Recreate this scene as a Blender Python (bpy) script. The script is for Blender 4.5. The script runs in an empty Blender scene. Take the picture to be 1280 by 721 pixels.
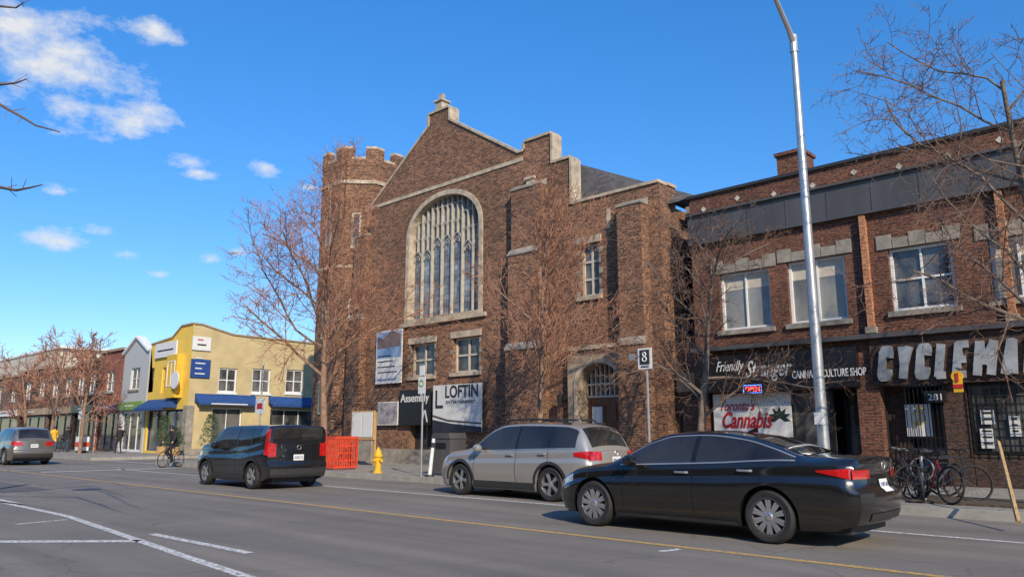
import bpy,bmesh,math,random,copy
from mathutils import Vector,Matrix
R=math.radians;sin=math.sin;cos=math.cos;pi=math.pi
S=bpy.context.scene;C=S.collection
FX=950.;PIT=math.atan(181/950);CH=1.4;HD=R(133)
cp,sp=cos(PIT),sin(PIT)
# ---- turning measured photo positions into real positions on a known plane
def ray(px,py):
    up=360.5-py;r=px-640;f=FX*cp-up*sp;u=FX*sp+up*cp
    return f*cos(HD)+r*sin(HD),f*sin(HD)-r*cos(HD),u
def F(px,py,Y=21.):
    a,b,c=ray(px,py);t=Y/b;return a*t,CH+c*t
def XA(px,Y):return F(px,560,Y)[0]
def G(px,py,z=0.):
    a,b,c=ray(px,py);t=(z-CH)/c;return a*t,b*t
def B(l,t,r,b,Y=21.):
    m=(t+b)/2;c=(l+r)/2
    return F(l,m,Y)[0],F(r,m,Y)[0],F(c,b,Y)[1],F(c,t,Y)[1]
def SX(px,py,X):
    a,b,c=ray(px,py);t=X/a;return b*t,CH+c*t
def BS(l,t,r,b,X):
    m=(t+b)/2;c=(l+r)/2
    return SX(l,m,X)[0],SX(r,m,X)[0],SX(c,b,X)[1],SX(c,t,X)[1]
def fy(Y):return lambda a,b,d:(a,Y+d,b)
def fx(X):return lambda a,b,d:(X-d,a,b)
# ---- materials
def nt(name):
    m=bpy.data.materials.new(name);m.use_nodes=True
    return m,m.node_tree,m.node_tree.nodes['Principled BSDF']
def L(t,a,b):t.links.new(a,b)
def mixc(t,fac,a,b,bt='MIX'):
    n=t.nodes.new('ShaderNodeMix');n.data_type='RGBA';n.blend_type=bt
    for i,v in ((0,fac),(6,a),(7,b)):
        if hasattr(v,'is_linked') or hasattr(v,'node'):L(t,v,n.inputs[i])
        elif i==0:n.inputs[0].default_value=v
        else:n.inputs[i].default_value=(*v[:3],1)
    return n.outputs[2]
def noise(t,scale,vec=None,detail=5,rough=.6):
    n=t.nodes.new('ShaderNodeTexNoise');n.inputs['Scale'].default_value=scale;n.inputs['Detail'].default_value=detail;n.inputs['Roughness'].default_value=rough
    if vec is not None:L(t,vec,n.inputs['Vector'])
    return n.outputs['Fac']
def ramp(t,v,a,b,ca=(0,0,0),cb=(1,1,1)):
    n=t.nodes.new('ShaderNodeValToRGB');n.color_ramp.elements[0].position=a;n.color_ramp.elements[1].position=b
    n.color_ramp.elements[0].color=(*ca,1);n.color_ramp.elements[1].color=(*cb,1);L(t,v,n.inputs[0]);return n.outputs[0]
def coord(t,kind='Object',sc=(1,1,1)):
    c=t.nodes.new('ShaderNodeTexCoord');m=t.nodes.new('ShaderNodeMapping');m.inputs['Scale'].default_value=sc
    L(t,c.outputs[kind],m.inputs[0]);return m.outputs[0]
def bumpn(t,bs,h,st,dist=.02):
    b=t.nodes.new('ShaderNodeBump');b.inputs['Strength'].default_value=st;b.inputs['Distance'].default_value=dist
    L(t,h,b.inputs['Height']);L(t,b.outputs[0],bs.inputs['Normal'])
def mat(name,c,r=.7,metal=0.,n=.18,s=4,bump=0.,coat=0.,em=None,c2=None,sc=(1,1,1)):
    m,t,bs=nt(name);v=coord(t,'Object',sc);f=noise(t,s,v)
    f=ramp(t,f,.3,.7)
    col=mixc(t,f,[x*(1-n) for x in c],c2 or [min(1,x*(1+n)) for x in c])
    L(t,col,bs.inputs['Base Color']);bs.inputs['Roughness'].default_value=r;bs.inputs['Metallic'].default_value=metal
    if coat:bs.inputs['Coat Weight'].default_value=coat;bs.inputs['Coat Roughness'].default_value=.03
    if bump:bumpn(t,bs,noise(t,s*6,v),bump)
    if em:bs.inputs['Emission Color'].default_value=(*c,1);bs.inputs['Emission Strength'].default_value=em
    return m
def brick(name,c1,c2,mo,w=.23,h=.078,stain=.35,ms=.009,lo=.40,hi=1.7):
    m,t,bs=nt(name);v=coord(t,'UV')
    k=t.nodes.new('ShaderNodeTexBrick');k.inputs['Scale'].default_value=1;k.inputs['Brick Width'].default_value=w
    k.inputs['Row Height'].default_value=h;k.inputs['Mortar Size'].default_value=ms;k.inputs['Mortar Smooth'].default_value=.2
    for i,x in (('Color1',c1),('Color2',c2),('Mortar',mo)):k.inputs[i].default_value=(*x,1)
    L(t,v,k.inputs['Vector'])
    g=noise(t,9,coord(t,'UV',(1,2.6,1)),2,.9)
    col=mixc(t,1.,k.outputs['Color'],ramp(t,g,.38,.64,(lo,lo*.93,lo*.93),(hi,hi*.94,hi*.88)),'MULTIPLY')
    st=noise(t,.45,coord(t,'UV',(1,.6,1)),6,.65)
    col=mixc(t,1.,col,ramp(t,st,.3,.7,(1-stain,)*3,(1.15,1.12,1.1)),'MULTIPLY')
    L(t,col,bs.inputs['Base Color']);bs.inputs['Roughness'].default_value=.9
    bumpn(t,bs,k.outputs['Fac'],-.5,.01)
    return m
def glass(name,c,c2,r=.06,s=.8):
    m,t,bs=nt(name);v=coord(t,'Object',(1,1,.6));f=ramp(t,noise(t,s,v,3),.4,.62)
    L(t,mixc(t,f,c,c2),bs.inputs['Base Color']);bs.inputs['Roughness'].default_value=r
    bs.inputs['Specular IOR Level'].default_value=.8
    bumpn(t,bs,noise(t,.9,v,1),.08,.05);return m
M={}
M['church']=brick('church_brick',(.085,.040,.026),(.29,.145,.078),(.22,.165,.12),lo=.36,hi=1.85)
M['shopbrick']=brick('shop_brick',(.09,.031,.021),(.19,.074,.042),(.15,.11,.08))
M['darkbrick']=brick('dark_brick',(.04,.024,.02),(.085,.045,.032),(.06,.05,.04))
M['redbrick']=brick('red_brick',(.22,.06,.035),(.33,.10,.06),(.3,.2,.15))
M['brownbrick']=brick('brown_brick',(.10,.06,.045),(.17,.10,.07),(.2,.15,.12))
M['sunlitbrick']=brick('sunlit_pilaster_brick',(.36,.14,.06),(.46,.20,.09),(.35,.25,.18))  # pilaster brick, sunlight put into its brighter orange colour
M['stone']=mat('limestone',(.43,.35,.255),.85,n=.35,s=3,bump=.3)
M['greystone']=mat('grey_stone',(.27,.235,.19),.85,n=.35,s=3,bump=.3)
M['portal']=mat('weathered_portal_stone',(.31,.24,.17),.85,n=.45,s=3,bump=.4)
M['slate']=brick('slate',(.075,.073,.072),(.13,.127,.122),(.04,.04,.04),.3,.2,.3,lo=.75,hi=1.25)
M['white']=mat('white_paint',(.72,.72,.7),.5,n=.08)
M['cream']=mat('cream_frame',(.52,.46,.37),.6,n=.15)
M['trac']=mat('tracery_stone',(.40,.365,.30),.8,n=.2)
M['black']=mat('black_paint',(.013,.012,.012),.35,n=.3)
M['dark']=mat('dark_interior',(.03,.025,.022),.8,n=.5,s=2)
M['rubber']=mat('rubber',(.02,.019,.018),.75,n=.3,s=20)
M['plastic']=mat('black_plastic',(.030,.029,.028),.55,n=.2,s=10)
M['alu']=mat('galvanised_metal',(.48,.47,.45),.42,metal=.7,n=.15,s=3)
M['flash']=mat('grey_metal_sheet',(.085,.08,.078),.5,metal=.2,n=.3,s=.9,sc=(1,1,.3))
M['rim']=mat('rim_alloy',(.55,.55,.55),.28,metal=.8,n=.05)
M['rimdark']=mat('rim_dark',(.03,.03,.03),.5,metal=.5)
M['carglass']=glass('car_glass',(.014,.013,.012),(.035,.034,.032),.02)
M['winA']=glass('window_dark',(.035,.035,.036),(.15,.145,.135),.05,1.2)
M['winB']=glass('window_blind',(.28,.27,.24),(.11,.11,.11),.08,.7)
def leaded():
    m,t,bs=nt('leaded_glass');v=coord(t,'UV')
    k=t.nodes.new('ShaderNodeTexBrick');k.offset=0;k.inputs['Scale'].default_value=1;k.inputs['Brick Width'].default_value=.16;k.inputs['Row Height'].default_value=.24;k.inputs['Mortar Size'].default_value=.008
    for i,x in (('Color1',(.13,.15,.18)),('Color2',(.25,.285,.32)),('Mortar',(.05,.055,.06))):k.inputs[i].default_value=(*x,1)
    L(t,v,k.inputs['Vector']);f=ramp(t,noise(t,1.3,v,3),.4,.6,(.6,.6,.6),(1.3,1.3,1.3))
    L(t,mixc(t,1.,k.outputs['Color'],f,'MULTIPLY'),bs.inputs['Base Color']);bs.inputs['Roughness'].default_value=.22;return m
M['leaded']=leaded()
M['yellow']=mat('yellow_stucco',(.74,.49,.08),.85,n=.1,s=1.5,bump=.1)
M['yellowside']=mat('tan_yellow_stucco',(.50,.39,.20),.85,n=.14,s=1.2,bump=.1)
M['yellow2']=mat('yellow_trim',(.68,.42,.04),.6,n=.1)
M['blue']=mat('blue_canvas',(.015,.06,.20),.7,n=.2)
M['bluesign']=mat('blue_sign',(.02,.06,.22),.5)
M['ink']=mat('navy_ink',(.022,.024,.035),.6)
M['banner']=mat('grey_white_banner',(.60,.59,.56),.7,n=.12,s=1.5)
M['greypaint']=mat('grey_siding',(.42,.43,.43),.7,n=.1,sc=(1,1,6))
M['wood']=mat('varnished_wood',(.15,.06,.028),.45,n=.4,s=3,sc=(6,6,.6))
M['rawwood']=mat('raw_wood',(.45,.28,.12),.7,n=.3,s=4,sc=(5,5,.7))
M['red']=mat('red_plastic',(.60,.06,.02),.6,n=.2,s=3)
M['tail']=mat('tail_lamp_red',(.45,.01,.01),.12,n=.25,s=9,coat=1)
M['lampclear']=mat('lamp_clear',(.5,.5,.5),.12,metal=.3,n=.2,s=8,coat=1)
M['hyd']=mat('hydrant_yellow',(.70,.40,.02),.5)
M['bark']=mat('bark_brown',(.26,.155,.10),.9,n=.35,s=6,bump=.5)
M['twig']=mat('twig_red_brown',(.30,.145,.09),.9,n=.3,s=2)
M['barkgrey']=mat('bark_grey',(.16,.12,.09),.9,n=.4,s=6,bump=.5)
M['twigdark']=mat('twig_dark',(.17,.10,.07),.9,n=.3,s=2)
M['leaf']=mat('evergreen_leaf',(.05,.09,.03),.7,n=.5,s=6)
M['paper']=mat('white_paper',(.66,.65,.62),.7,n=.05)
M['neon']=mat('neon_red',(1,.05,.05),.5,n=0,em=5)
M['neonb']=mat('neon_blue',(.1,.25,1),.5,n=0,em=3)
M['redink']=mat('red_ink',(.45,.015,.02),.6,n=.05)
M['silverletter']=mat('silver_letter',(.40,.40,.39),.35,metal=.35,n=.35,s=2)
M['skin']=mat('skin',(.45,.26,.18),.6,n=.05)
M['cloth']=mat('dark_cloth',(.02,.02,.024),.9)
M['jean']=mat('blue_cloth',(.05,.08,.14),.9)
M['soil']=mat('soil',(.09,.065,.045),1,n=.5,s=12,bump=.6)
M['tan']=mat('tan_render',(.34,.25,.16),.85,n=.15)
M['green']=mat('green_sign',(.16,.28,.06),.6)
M['darkgreen']=mat('dark_green_print',(.015,.03,.022),.6)
M['purple']=mat('purple_sign',(.09,.04,.10),.6)
M['bikered']=mat('bike_red',(.25,.02,.02),.3,coat=.5)
M['bikegrey']=mat('bike_dark',(.03,.03,.035),.35,coat=.5)
M['paintblack']=mat('car_paint_black',(.010,.0088,.0078),.22,n=.1,coat=1)
M['paintnavy']=mat('car_paint_dark',(.011,.0105,.011),.22,n=.1,coat=1)
M['paintsilver']=mat('car_paint_silver',(.42,.39,.34),.32,metal=.5,n=.03,coat=1)
M['paintgrey']=mat('car_paint_grey',(.19,.17,.14),.3,metal=.5,n=.03,coat=1)
def asphalt():
    m,t,bs=nt('asphalt_worn');v=coord(t)
    g=noise(t,70,v,3,.85);base=ramp(t,g,.32,.70,(.11,.097,.082),(.315,.28,.235))
    st=noise(t,1.,coord(t,'Object',(.07,1.5,1)),5,.6)
    base=mixc(t,1.,base,ramp(t,st,.3,.72,(.74,.74,.74),(1.15,1.13,1.1)),'MULTIPLY')
    bl=noise(t,.35,v,6,.7);base=mixc(t,1.,base,ramp(t,bl,.35,.6,(.84,.84,.84),(1.06,1.05,1.04)),'MULTIPLY')
    vo=t.nodes.new('ShaderNodeTexVoronoi');vo.feature='DISTANCE_TO_EDGE';vo.inputs['Scale'].default_value=.16
    w=t.nodes.new('ShaderNodeVectorMath');w.operation='ADD';nn=t.nodes.new('ShaderNodeTexNoise');nn.inputs['Scale'].default_value=1.2;nn.inputs['Detail'].default_value=6;L(t,v,nn.inputs['Vector'])
    L(t,v,w.inputs[0]);L(t,nn.outputs['Color'],w.inputs[1]);L(t,w.outputs[0],vo.inputs['Vector'])
    cr=ramp(t,vo.outputs['Distance'],.001,.003,(.68,.68,.68),(1,1,1))
    base=mixc(t,1.,base,cr,'MULTIPLY')
    L(t,base,bs.inputs['Base Color']);bs.inputs['Roughness'].default_value=.88;bumpn(t,bs,g,.4,.01);return m
def concrete(name,c,w=1.5):
    m,t,bs=nt(name);v=coord(t)
    k=t.nodes.new('ShaderNodeTexBrick');k.offset=0;k.inputs['Scale'].default_value=1;k.inputs['Brick Width'].default_value=w;k.inputs['Row Height'].default_value=w;k.inputs['Mortar Size'].default_value=.012
    for i,x in (('Color1',c),('Color2',[q*.85 for q in c]),('Mortar',[q*.4 for q in c])):k.inputs[i].default_value=(*x,1)
    L(t,v,k.inputs['Vector']);g=noise(t,2.5,v,7,.7)
    L(t,mixc(t,1.,k.outputs['Color'],ramp(t,g,.3,.7,(.7,.7,.7),(1.2,1.2,1.2)),'MULTIPLY'),bs.inputs['Base Color']);bs.inputs['Roughness'].default_value=.9
    bumpn(t,bs,noise(t,30,v),.2,.01);return m
def marking(name,c):
    m,t,bs=nt(name);v=coord(t);g=noise(t,14,v,7,.75)
    L(t,mixc(t,ramp(t,g,.44,.60),c,(.22,.2,.17)),bs.inputs['Base Color']);bs.inputs['Roughness'].default_value=.8;return m
M['asphalt']=asphalt();M['conc']=concrete('pavement_concrete',(.31,.28,.235));M['kerb']=concrete('kerb_concrete',(.36,.33,.28),2.4)
M['mwhite']=marking('road_white',(.74,.72,.67));M['myellow']=marking('road_yellow',(.66,.37,.06))
# ---- mesh builder
class MB:
    def __init__(s):s.b=bmesh.new()
    def face(s,p):
        try:return s.b.faces.new([s.b.verts.new(q) for q in p])
        except ValueError:pass
    def mbox(s,a0,a1,b0,b1,d0,d1,mp):
        v=[s.b.verts.new(mp(a,b,d)) for a in (a0,a1) for b in (b0,b1) for d in (d0,d1)]
        for f in ((0,1,3,2),(4,6,7,5),(0,4,5,1),(2,3,7,6),(0,2,6,4),(1,5,7,3)):s.b.faces.new([v[i] for i in f])
        return s
    def box(s,x0,x1,y0,y1,z0,z1):return s.mbox(x0,x1,z0,z1,0,y1-y0,fy(y0))
    def tube(s,p,q,r0,r1=None,n=6,cap=True):
        p,q=Vector(p),Vector(q);r1=r0 if r1 is None else r1;d=q-p
        if d.length<1e-6:return s
        d.normalize();u=d.orthogonal().normalized();w=d.cross(u);A=[];E=[]
        for i in range(n):
            a=2*pi*i/n;k=u*cos(a)+w*sin(a);A.append(s.b.verts.new(p+k*r0));E.append(s.b.verts.new(q+k*r1))
        for i in range(n):s.b.faces.new((A[i],A[(i+1)%n],E[(i+1)%n],E[i]))
        if cap:s.b.faces.new(A[::-1]);s.b.faces.new(E)
        return s
    def path(s,pts,r,n=6):
        pts=[Vector(p) for p in pts];rr=r if isinstance(r,(list,tuple)) else [r]*len(pts);rings=[]
        u=None
        for i,p in enumerate(pts):
            d=(pts[min(i+1,len(pts)-1)]-pts[max(i-1,0)]).normalized()
            if u is None:u=d.orthogonal().normalized()
            u=(u-d*u.dot(d)).normalized();w=d.cross(u)
            rings.append([s.b.verts.new(p+(u*cos(2*pi*k/n)+w*sin(2*pi*k/n))*rr[i]) for k in range(n)])
        for a,b in zip(rings,rings[1:]):
            for k in range(n):s.b.faces.new((a[k],a[(k+1)%n],b[(k+1)%n],b[k]))
        s.b.faces.new(rings[0][::-1]);s.b.faces.new(rings[-1]);return s
    def ring(s,c,rad,r,n=28,m=6,axis='y'):
        c=Vector(c);g=[]
        for i in range(n):
            a=2*pi*i/n;row=[]
            for j in range(m):
                b=2*pi*j/m;q=rad+r*cos(b);h=r*sin(b)
                v=(q*cos(a),h,q*sin(a)) if axis=='y' else (q*cos(a),q*sin(a),h) if axis=='z' else (h,q*cos(a),q*sin(a))
                row.append(s.b.verts.new(c+Vector(v)))
            g.append(row)
        for i in range(n):
            for j in range(m):
                s.b.faces.new((g[i][j],g[(i+1)%n][j],g[(i+1)%n][(j+1)%m],g[i][(j+1)%m]))
        return s
    def lathe(s,prof,c=(0,0,0),n=24,axis='z'):
        c=Vector(c);g=[]
        for rr,h in prof:
            g.append([s.b.verts.new(c+Vector((rr*cos(2*pi*i/n),rr*sin(2*pi*i/n),h) if axis=='z' else (rr*cos(2*pi*i/n),h,rr*sin(2*pi*i/n)))) for i in range(n)])
        for a,b in zip(g,g[1:]):
            for i in range(n):s.b.faces.new((a[i],a[(i+1)%n],b[(i+1)%n],b[i]))
        return s
    def prism(s,poly,mp,d0,d1):
        A=[s.b.verts.new(mp(a,b,d0)) for a,b in poly];E=[s.b.verts.new(mp(a,b,d1)) for a,b in poly];n=len(A)
        s.b.faces.new(A);s.b.faces.new(E[::-1])
        for i in range(n):s.b.faces.new((A[i],E[i],E[(i+1)%n],A[(i+1)%n]))
        return s
    def panel(s,out,holes,mp,dep=.3,back=False):
        for dd in ((0,dep) if back else (0,)):
            es=[]
            for lp in [out]+holes:
                v=[s.b.verts.new(mp(a,b,dd)) for a,b in lp];es+=[s.b.edges.new((v[i],v[(i+1)%len(v)])) for i in range(len(v))]
            bmesh.ops.triangle_fill(s.b,use_beauty=True,use_dissolve=False,edges=es)
        for lp in [out]+holes:
            for i in range(len(lp)):
                p,q=lp[i],lp[(i+1)%len(lp)]
                s.face([mp(*p,0),mp(*q,0),mp(*q,dep),mp(*p,dep)])
        return s
    def grid(s,rows):
        g=[[s.b.verts.new(p) for p in r] for r in rows]
        for a,b in zip(g,g[1:]):
            for i in range(len(a)-1):
                try:s.b.faces.new((a[i],a[i+1],b[i+1],b[i]))
                except ValueError:pass
        return s
    def cope(s,pts,mp,th=.2,d0=-.1,d1=.4):
        for i,(p,q) in enumerate(zip(pts,pts[1:])):
            P,Q=Vector(p),Vector(q);d=(Q-P).normalized();nn=Vector((-d.y,d.x))*th;e=.003*(i%3)
            if nn.y<0:nn=-nn
            if abs(d.x)<1e-4:nn=Vector((th,0)) if q[1]<p[1] else Vector((-th,0))
            s.prism([tuple(P),tuple(Q),tuple(Q+nn),tuple(P+nn)],mp,d0-e,d1+e)
        return s
def rootloc(o):
    while o.parent:o=o.parent
    return o.location
def mesh_of(mb,name,mt,shift=(0,0,0),smooth=False,ang=35):
    b=mb.b;bmesh.ops.translate(b,verts=b.verts,vec=-Vector(shift))
    bmesh.ops.recalc_face_normals(b,faces=b.faces)
    uv=b.loops.layers.uv.new('UVMap')
    for f in b.faces:
        n=f.normal
        if abs(n.z)>.95:u,v=Vector((1,0,0)),Vector((0,1,0))
        else:
            u=Vector((-n.y,n.x,0)).normalized();v=n.cross(u)
            if v.z<0:v=-v
        for l in f.loops:
            p=l.vert.co+Vector(shift);l[uv].uv=(p.dot(u),p.dot(v))
        f.smooth=smooth
    me=bpy.data.meshes.new(name);b.to_mesh(me);b.free()
    if mt:me.materials.append(mt)
    if smooth:
        try:me.set_sharp_from_angle(angle=R(ang))
        except Exception:pass
    return me
def tag(o,label,cat,group=None):
    o['label']=label;o['category']=cat
    if group:o['group']=group
    return o
def root(name,loc,label,cat,group=None,rz=0):
    o=bpy.data.objects.new(name,None);o.empty_display_size=.2;C.objects.link(o);o.location=loc;o.rotation_euler=(0,0,rz);return tag(o,label,cat,group)
def part(name,mb,mt,par,w=True,smooth=False,label=None,ang=35):
    me=mesh_of(mb,name,mt,rootloc(par) if w else (0,0,0),smooth,ang)
    o=bpy.data.objects.new(name,me);C.objects.link(o);o.parent=par
    if label:o['label']=label
    return o
def solo(name,mb,mt,loc,label,cat,group=None,smooth=False):
    me=mesh_of(mb,name,mt,loc,smooth);o=bpy.data.objects.new(name,me);C.objects.link(o);o.location=loc;return tag(o,label,cat,group)
def struct(name,mb,mt):
    o=bpy.data.objects.new(name,mesh_of(mb,name,mt));C.objects.link(o);o['kind']='structure';return o
def text(s,mt,par,x0,x1,z0,z1,pl=None,name='lettering',shear=0,ext=.01,bold=.0,mtx=None,w=True):
    """lettering fitted to a rectangle; default plane faces -Y at pl"""
    cu=bpy.data.curves.new(name,'FONT');cu.body=s;cu.size=1;cu.extrude=0;cu.shear=shear;cu.offset=bold;cu.align_x='LEFT';cu.resolution_u=3
    o=bpy.data.objects.new(name,cu);C.objects.link(o);bpy.context.view_layer.update()
    me=bpy.data.meshes.new_from_object(o.evaluated_get(bpy.context.evaluated_depsgraph_get()));bpy.data.objects.remove(o)
    b=bmesh.new();b.from_mesh(me)
    r=bmesh.ops.extrude_face_region(b,geom=b.faces[:])
    vs=[e for e in r['geom'] if isinstance(e,bmesh.types.BMVert)];bmesh.ops.translate(b,verts=vs,vec=(0,0,1))
    xs=[v.co.x for v in b.verts];ys=[v.co.y for v in b.verts];X0,X1,Y0,Y1=min(xs),max(xs),min(ys),max(ys)
    for v in b.verts:
        a=x0+(v.co.x-X0)/(X1-X0)*(x1-x0);c=z0+(v.co.y-Y0)/(Y1-Y0)*(z1-z0);d=v.co.z*ext
        v.co=mtx@Vector((a,c,d)) if mtx else Vector((a,pl-d,c))
    mb=MB();mb.b.free();mb.b=b
    return part(name,mb,mt,par,w=w)
# ---- windows
def window(par,a0,a1,b0,b1,mp,fm='white',gm='winA',nv=1,nh=1,fw=.07,dep=.14,mw=.045,sill=None,lintel=None,name='window',sw=.12,blind=0):
    g=part(name,MB().mbox(a0,a1,b0,b1,dep+.04,dep+.06,mp),M[gm],par)
    f=MB();e=.004
    f.mbox(a0+e,a0+fw,b0+e,b1-e,dep-.03,dep+.03,mp);f.mbox(a1-fw,a1-e,b0+e,b1-e,dep-.03,dep+.03,mp)
    f.mbox(a0+fw,a1-fw,b0+e,b0+fw,dep-.03,dep+.03,mp);f.mbox(a0+fw,a1-fw,b1-fw,b1-e,dep-.03,dep+.03,mp)
    for i in range(1,nv):
        x=a0+(a1-a0)*i/nv;f.mbox(x-mw/2,x+mw/2,b0+fw,b1-fw,dep-.02,dep+.028,mp)
    for i in range(1,nh):
        z=b0+(b1-b0)*i/nh;f.mbox(a0+fw,a1-fw,z-mw/2,z+mw/2,dep-.015,dep+.025,mp)
    part('frame',f,M[fm],g)
    if blind:part('blind',MB().mbox(a0+fw,a1-fw,b1-fw-(b1-b0)*blind,b1-fw,dep+.032,dep+.038,mp),M['cream'],g)
    if sill:part('sill',MB().mbox(a0-sw,a1+sw,b0-.14,b0-.002,-.09,.1,mp),M[sill],g)
    if lintel:part('lintel',MB().mbox(a0-sw,a1+sw,b1+.002,b1+.26,-.05,.1,mp),M[lintel],g)
    return g
def rect(a0,a1,b0,b1):return [(a0,b0),(a1,b0),(a1,b1),(a0,b1)]
# ================= SETTING
g=MB();g.face([(-900,-900,-.012),(900,-900,-.012),(900,900,-.012),(-900,900,-.012)]);struct('ground',g,M['soil'])
g=MB();g.face([(-400,.5,0),(80,.5,0),(80,14.8,0),(-400,14.8,0)]);struct('road',g,M['asphalt'])
g=MB();g.face([(-44,14.8,0),(-36,14.8,0),(-36,120,0),(-44,120,0)]);struct('side_road',g,M['asphalt'])
def slab(name,x0,x1,y0,y1,kx=None):
    struct(name,MB().box(x0,x1,y0+.16,y1,-.01,.15),M['conc'])
    k=MB().box(x0,x1,y0,y0+.158,-.01,.154)
    if kx=='r':k.box(x1+.002,x1+.16,y0,y1,-.01,.154)
    if kx=='l':k.box(x0-.16,x0-.002,y0,y1,-.01,.154)
    struct('kerb_of_'+name,k,M['kerb'])
slab('pavement_east',-35.8,60,14.8,80,'l');slab('pavement_west',-400,-44.2,14.8,80,'r')
struct('near_pavement',MB().box(-400,80,-40,.3,-.01,.15),M['conc']);struct('near_kerb',MB().box(-400,80,.302,.5,-.01,.154),M['kerb'])
def strip(name,pts,w,mt,z=.004):
    b=MB();rows=[]
    for i,p in enumerate(pts):
        P=Vector(p);d=(Vector(pts[min(i+1,len(pts)-1)])-Vector(pts[max(i-1,0)])).normalized();n=Vector((-d.y,d.x))*w/2
        rows.append([(P.x+n.x,P.y+n.y,z),(P.x-n.x,P.y-n.y,z)])
    b.grid(rows);return struct(name,b,mt)
strip('yellow_centre_line',[(-300,8.75),(70,8.75)],.13,M['myellow'])
strip('white_parking_lane_line',[(-33,12.1),(70,12.1)],.12,M['mwhite'])
strip('white_edge_line',[(-300,4.85),(-18,4.85),G(0,627),G(85,645),G(170,674),G(240,698),G(310,721),(-3,3.5),(6,3.2)],.13,M['mwhite'])
strip('white_bay_line',[G(-60,677),G(174,676)],.22,M['mwhite'])
strip('white_bay_mark',[G(20,655),G(85,649)],.10,M['mwhite'])
strip('white_lane_dash',[G(190,667),G(312,691)],.13,M['mwhite'])
strip('white_lane_mark',[G(824,689),G(850,686)],.10,M['mwhite'])
for i in range(2):strip('white_crossing_line',[(-34.6-i*2.6,.9),(-34.6-i*2.6,14.4)],.16,M['mwhite'])
strip('white_stop_line',[(-32.3,9.2),(-32.3,14.2)],.4,M['mwhite'])
for i in range(2):strip('white_side_crossing_line',[(-43.6,15.4+i*2.6),(-36.4,15.4+i*2.6)],.15,M['mwhite'])
b=MB();b.lathe([(0,.006),(.33,.006),(.34,.003)],(-21.5,7.2,0),24);struct('manhole_cover',b,M['plastic'])
struct('dark_road_patch',MB().mbox(-27,-22,5.4,6.6,.0015,.0025,lambda a,b_,d:(a,b_,d)),mat('patch_asphalt',(.13,.115,.10),.9,n=.3,s=20))
# ================= CHURCH
YC=21.;mc=fy(YC)
ch=root('church',(-20.8,21,0.15),'tall brown brick church with stepped gable, big arched window and battlemented corner tower','church')
ax0,ax1=F(511,330)[0],F(600,320)[0];az0=F(556,394)[1];az1=F(556,243)[1]
acx=(ax0+ax1)/2;ahw=(ax1-ax0)/2;asp=az1-1.75
def arch(cx,hw,z0,zs,zt,n=20):
    p=[(cx-hw,z0),(cx+hw,z0)]
    for i in range(n+1):
        a=pi*i/n;x=cos(a);k=sin(a)**.85
        p.append((cx+hw*x,zs+(zt-zs)*k))
    return p
def archz(x,cx,hw,zs,zt):
    u=max(-1,min(1,(x-cx)/hw));return zs+(zt-zs)*(1-u*u)**.425
w1=B(513,429,543,470);w2=B(566,421,599,465);w3=B(725,304,749,370)
px0,px1,pz0,pz1=B(729,455,779,556);dcx=(px0+px1)/2;dhw=(px1-px0)/2+.05
door_arch=arch(dcx,dhw,.16,pz1-.75,pz1+.05,14)
gap=B(512,530,542,566)
out=[(-28.75,0),(-28.75,12.0),(-24.65,14.9),(-24.65,15.45),(-23.35,15.45),(-23.35,14.85),(-19.25,12.25),(-18.9,12.25),(-18.9,12.6),(-17.55,12.6),(-17.55,11.4),(-16.65,11.4),(-16.65,9.6),(-12.9,9.6),(-12.9,0)]
holes=[arch(acx,ahw,az0,asp,az1),rect(*w1),rect(*w2),rect(*w3),door_arch,rect(gap[0],gap[1],.2,2.3)]
part('front_wall',MB().panel(out,holes,mc,.45),M['church'],ch)
part('wall_backing',MB().prism([(p[0],p[1]-.02) if p[1]>0 else p for p in out],mc,.448,.46),M['church'],ch)
part('coping',MB().cope(out[1:14],mc,.10,-.06,.5),M['stone'],ch)
f=MB().box(-24.2,-23.8,20.95,21.35,15.56,15.9);f.box(-24.28,-23.72,20.87,21.43,15.9,15.98);f.box(-24.1,-23.9,21.05,21.25,15.98,16.3);part('finial',f,M['stone'],ch)
part('stone_band',MB().mbox(-28.7,-19.0,11.88,12.03,-.04,.05,mc),M['stone'],ch)
part('plinth',MB().mbox(-28.8,-15.9,0.1,.75,-.08,-.002,mc),M['greystone'],ch)
sur=MB().panel(arch(acx,ahw+.17,az0-.12,asp,az1+.17,20),[arch(acx,ahw-.04,az0+.02,asp,az1-.04,20)],lambda a,b,d:(a,YC-.05+d,b),.4);part('window_surround',sur,M['stone'],ch)
part('window_sill_course',MB().mbox(acx-ahw-.4,acx+ahw+.4,az0-.28,az0-.13,-.12,.1,mc),M['stone'],ch)
aw_=part('arched_window',MB().prism(arch(acx,ahw,az0,asp,az1,20),mc,.34,.36),M['leaded'],ch)
tr=MB();N=7;lw=2*ahw/N
def parch(c,h,z,H,r,y=.22):
    for sgn in (-1,1):
        tr.path([(c+sgn*h*(1-(k/6)**1.7),YC+y,z+H*sin(pi/2*k/6)) for k in range(7)],r,4)
for i in range(1,N):
    x=acx-ahw+lw*i;tr.mbox(x-.024,x+.024,az0,archz(x,acx,ahw,asp,az1)-.02,.18,.33,mc)
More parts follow.
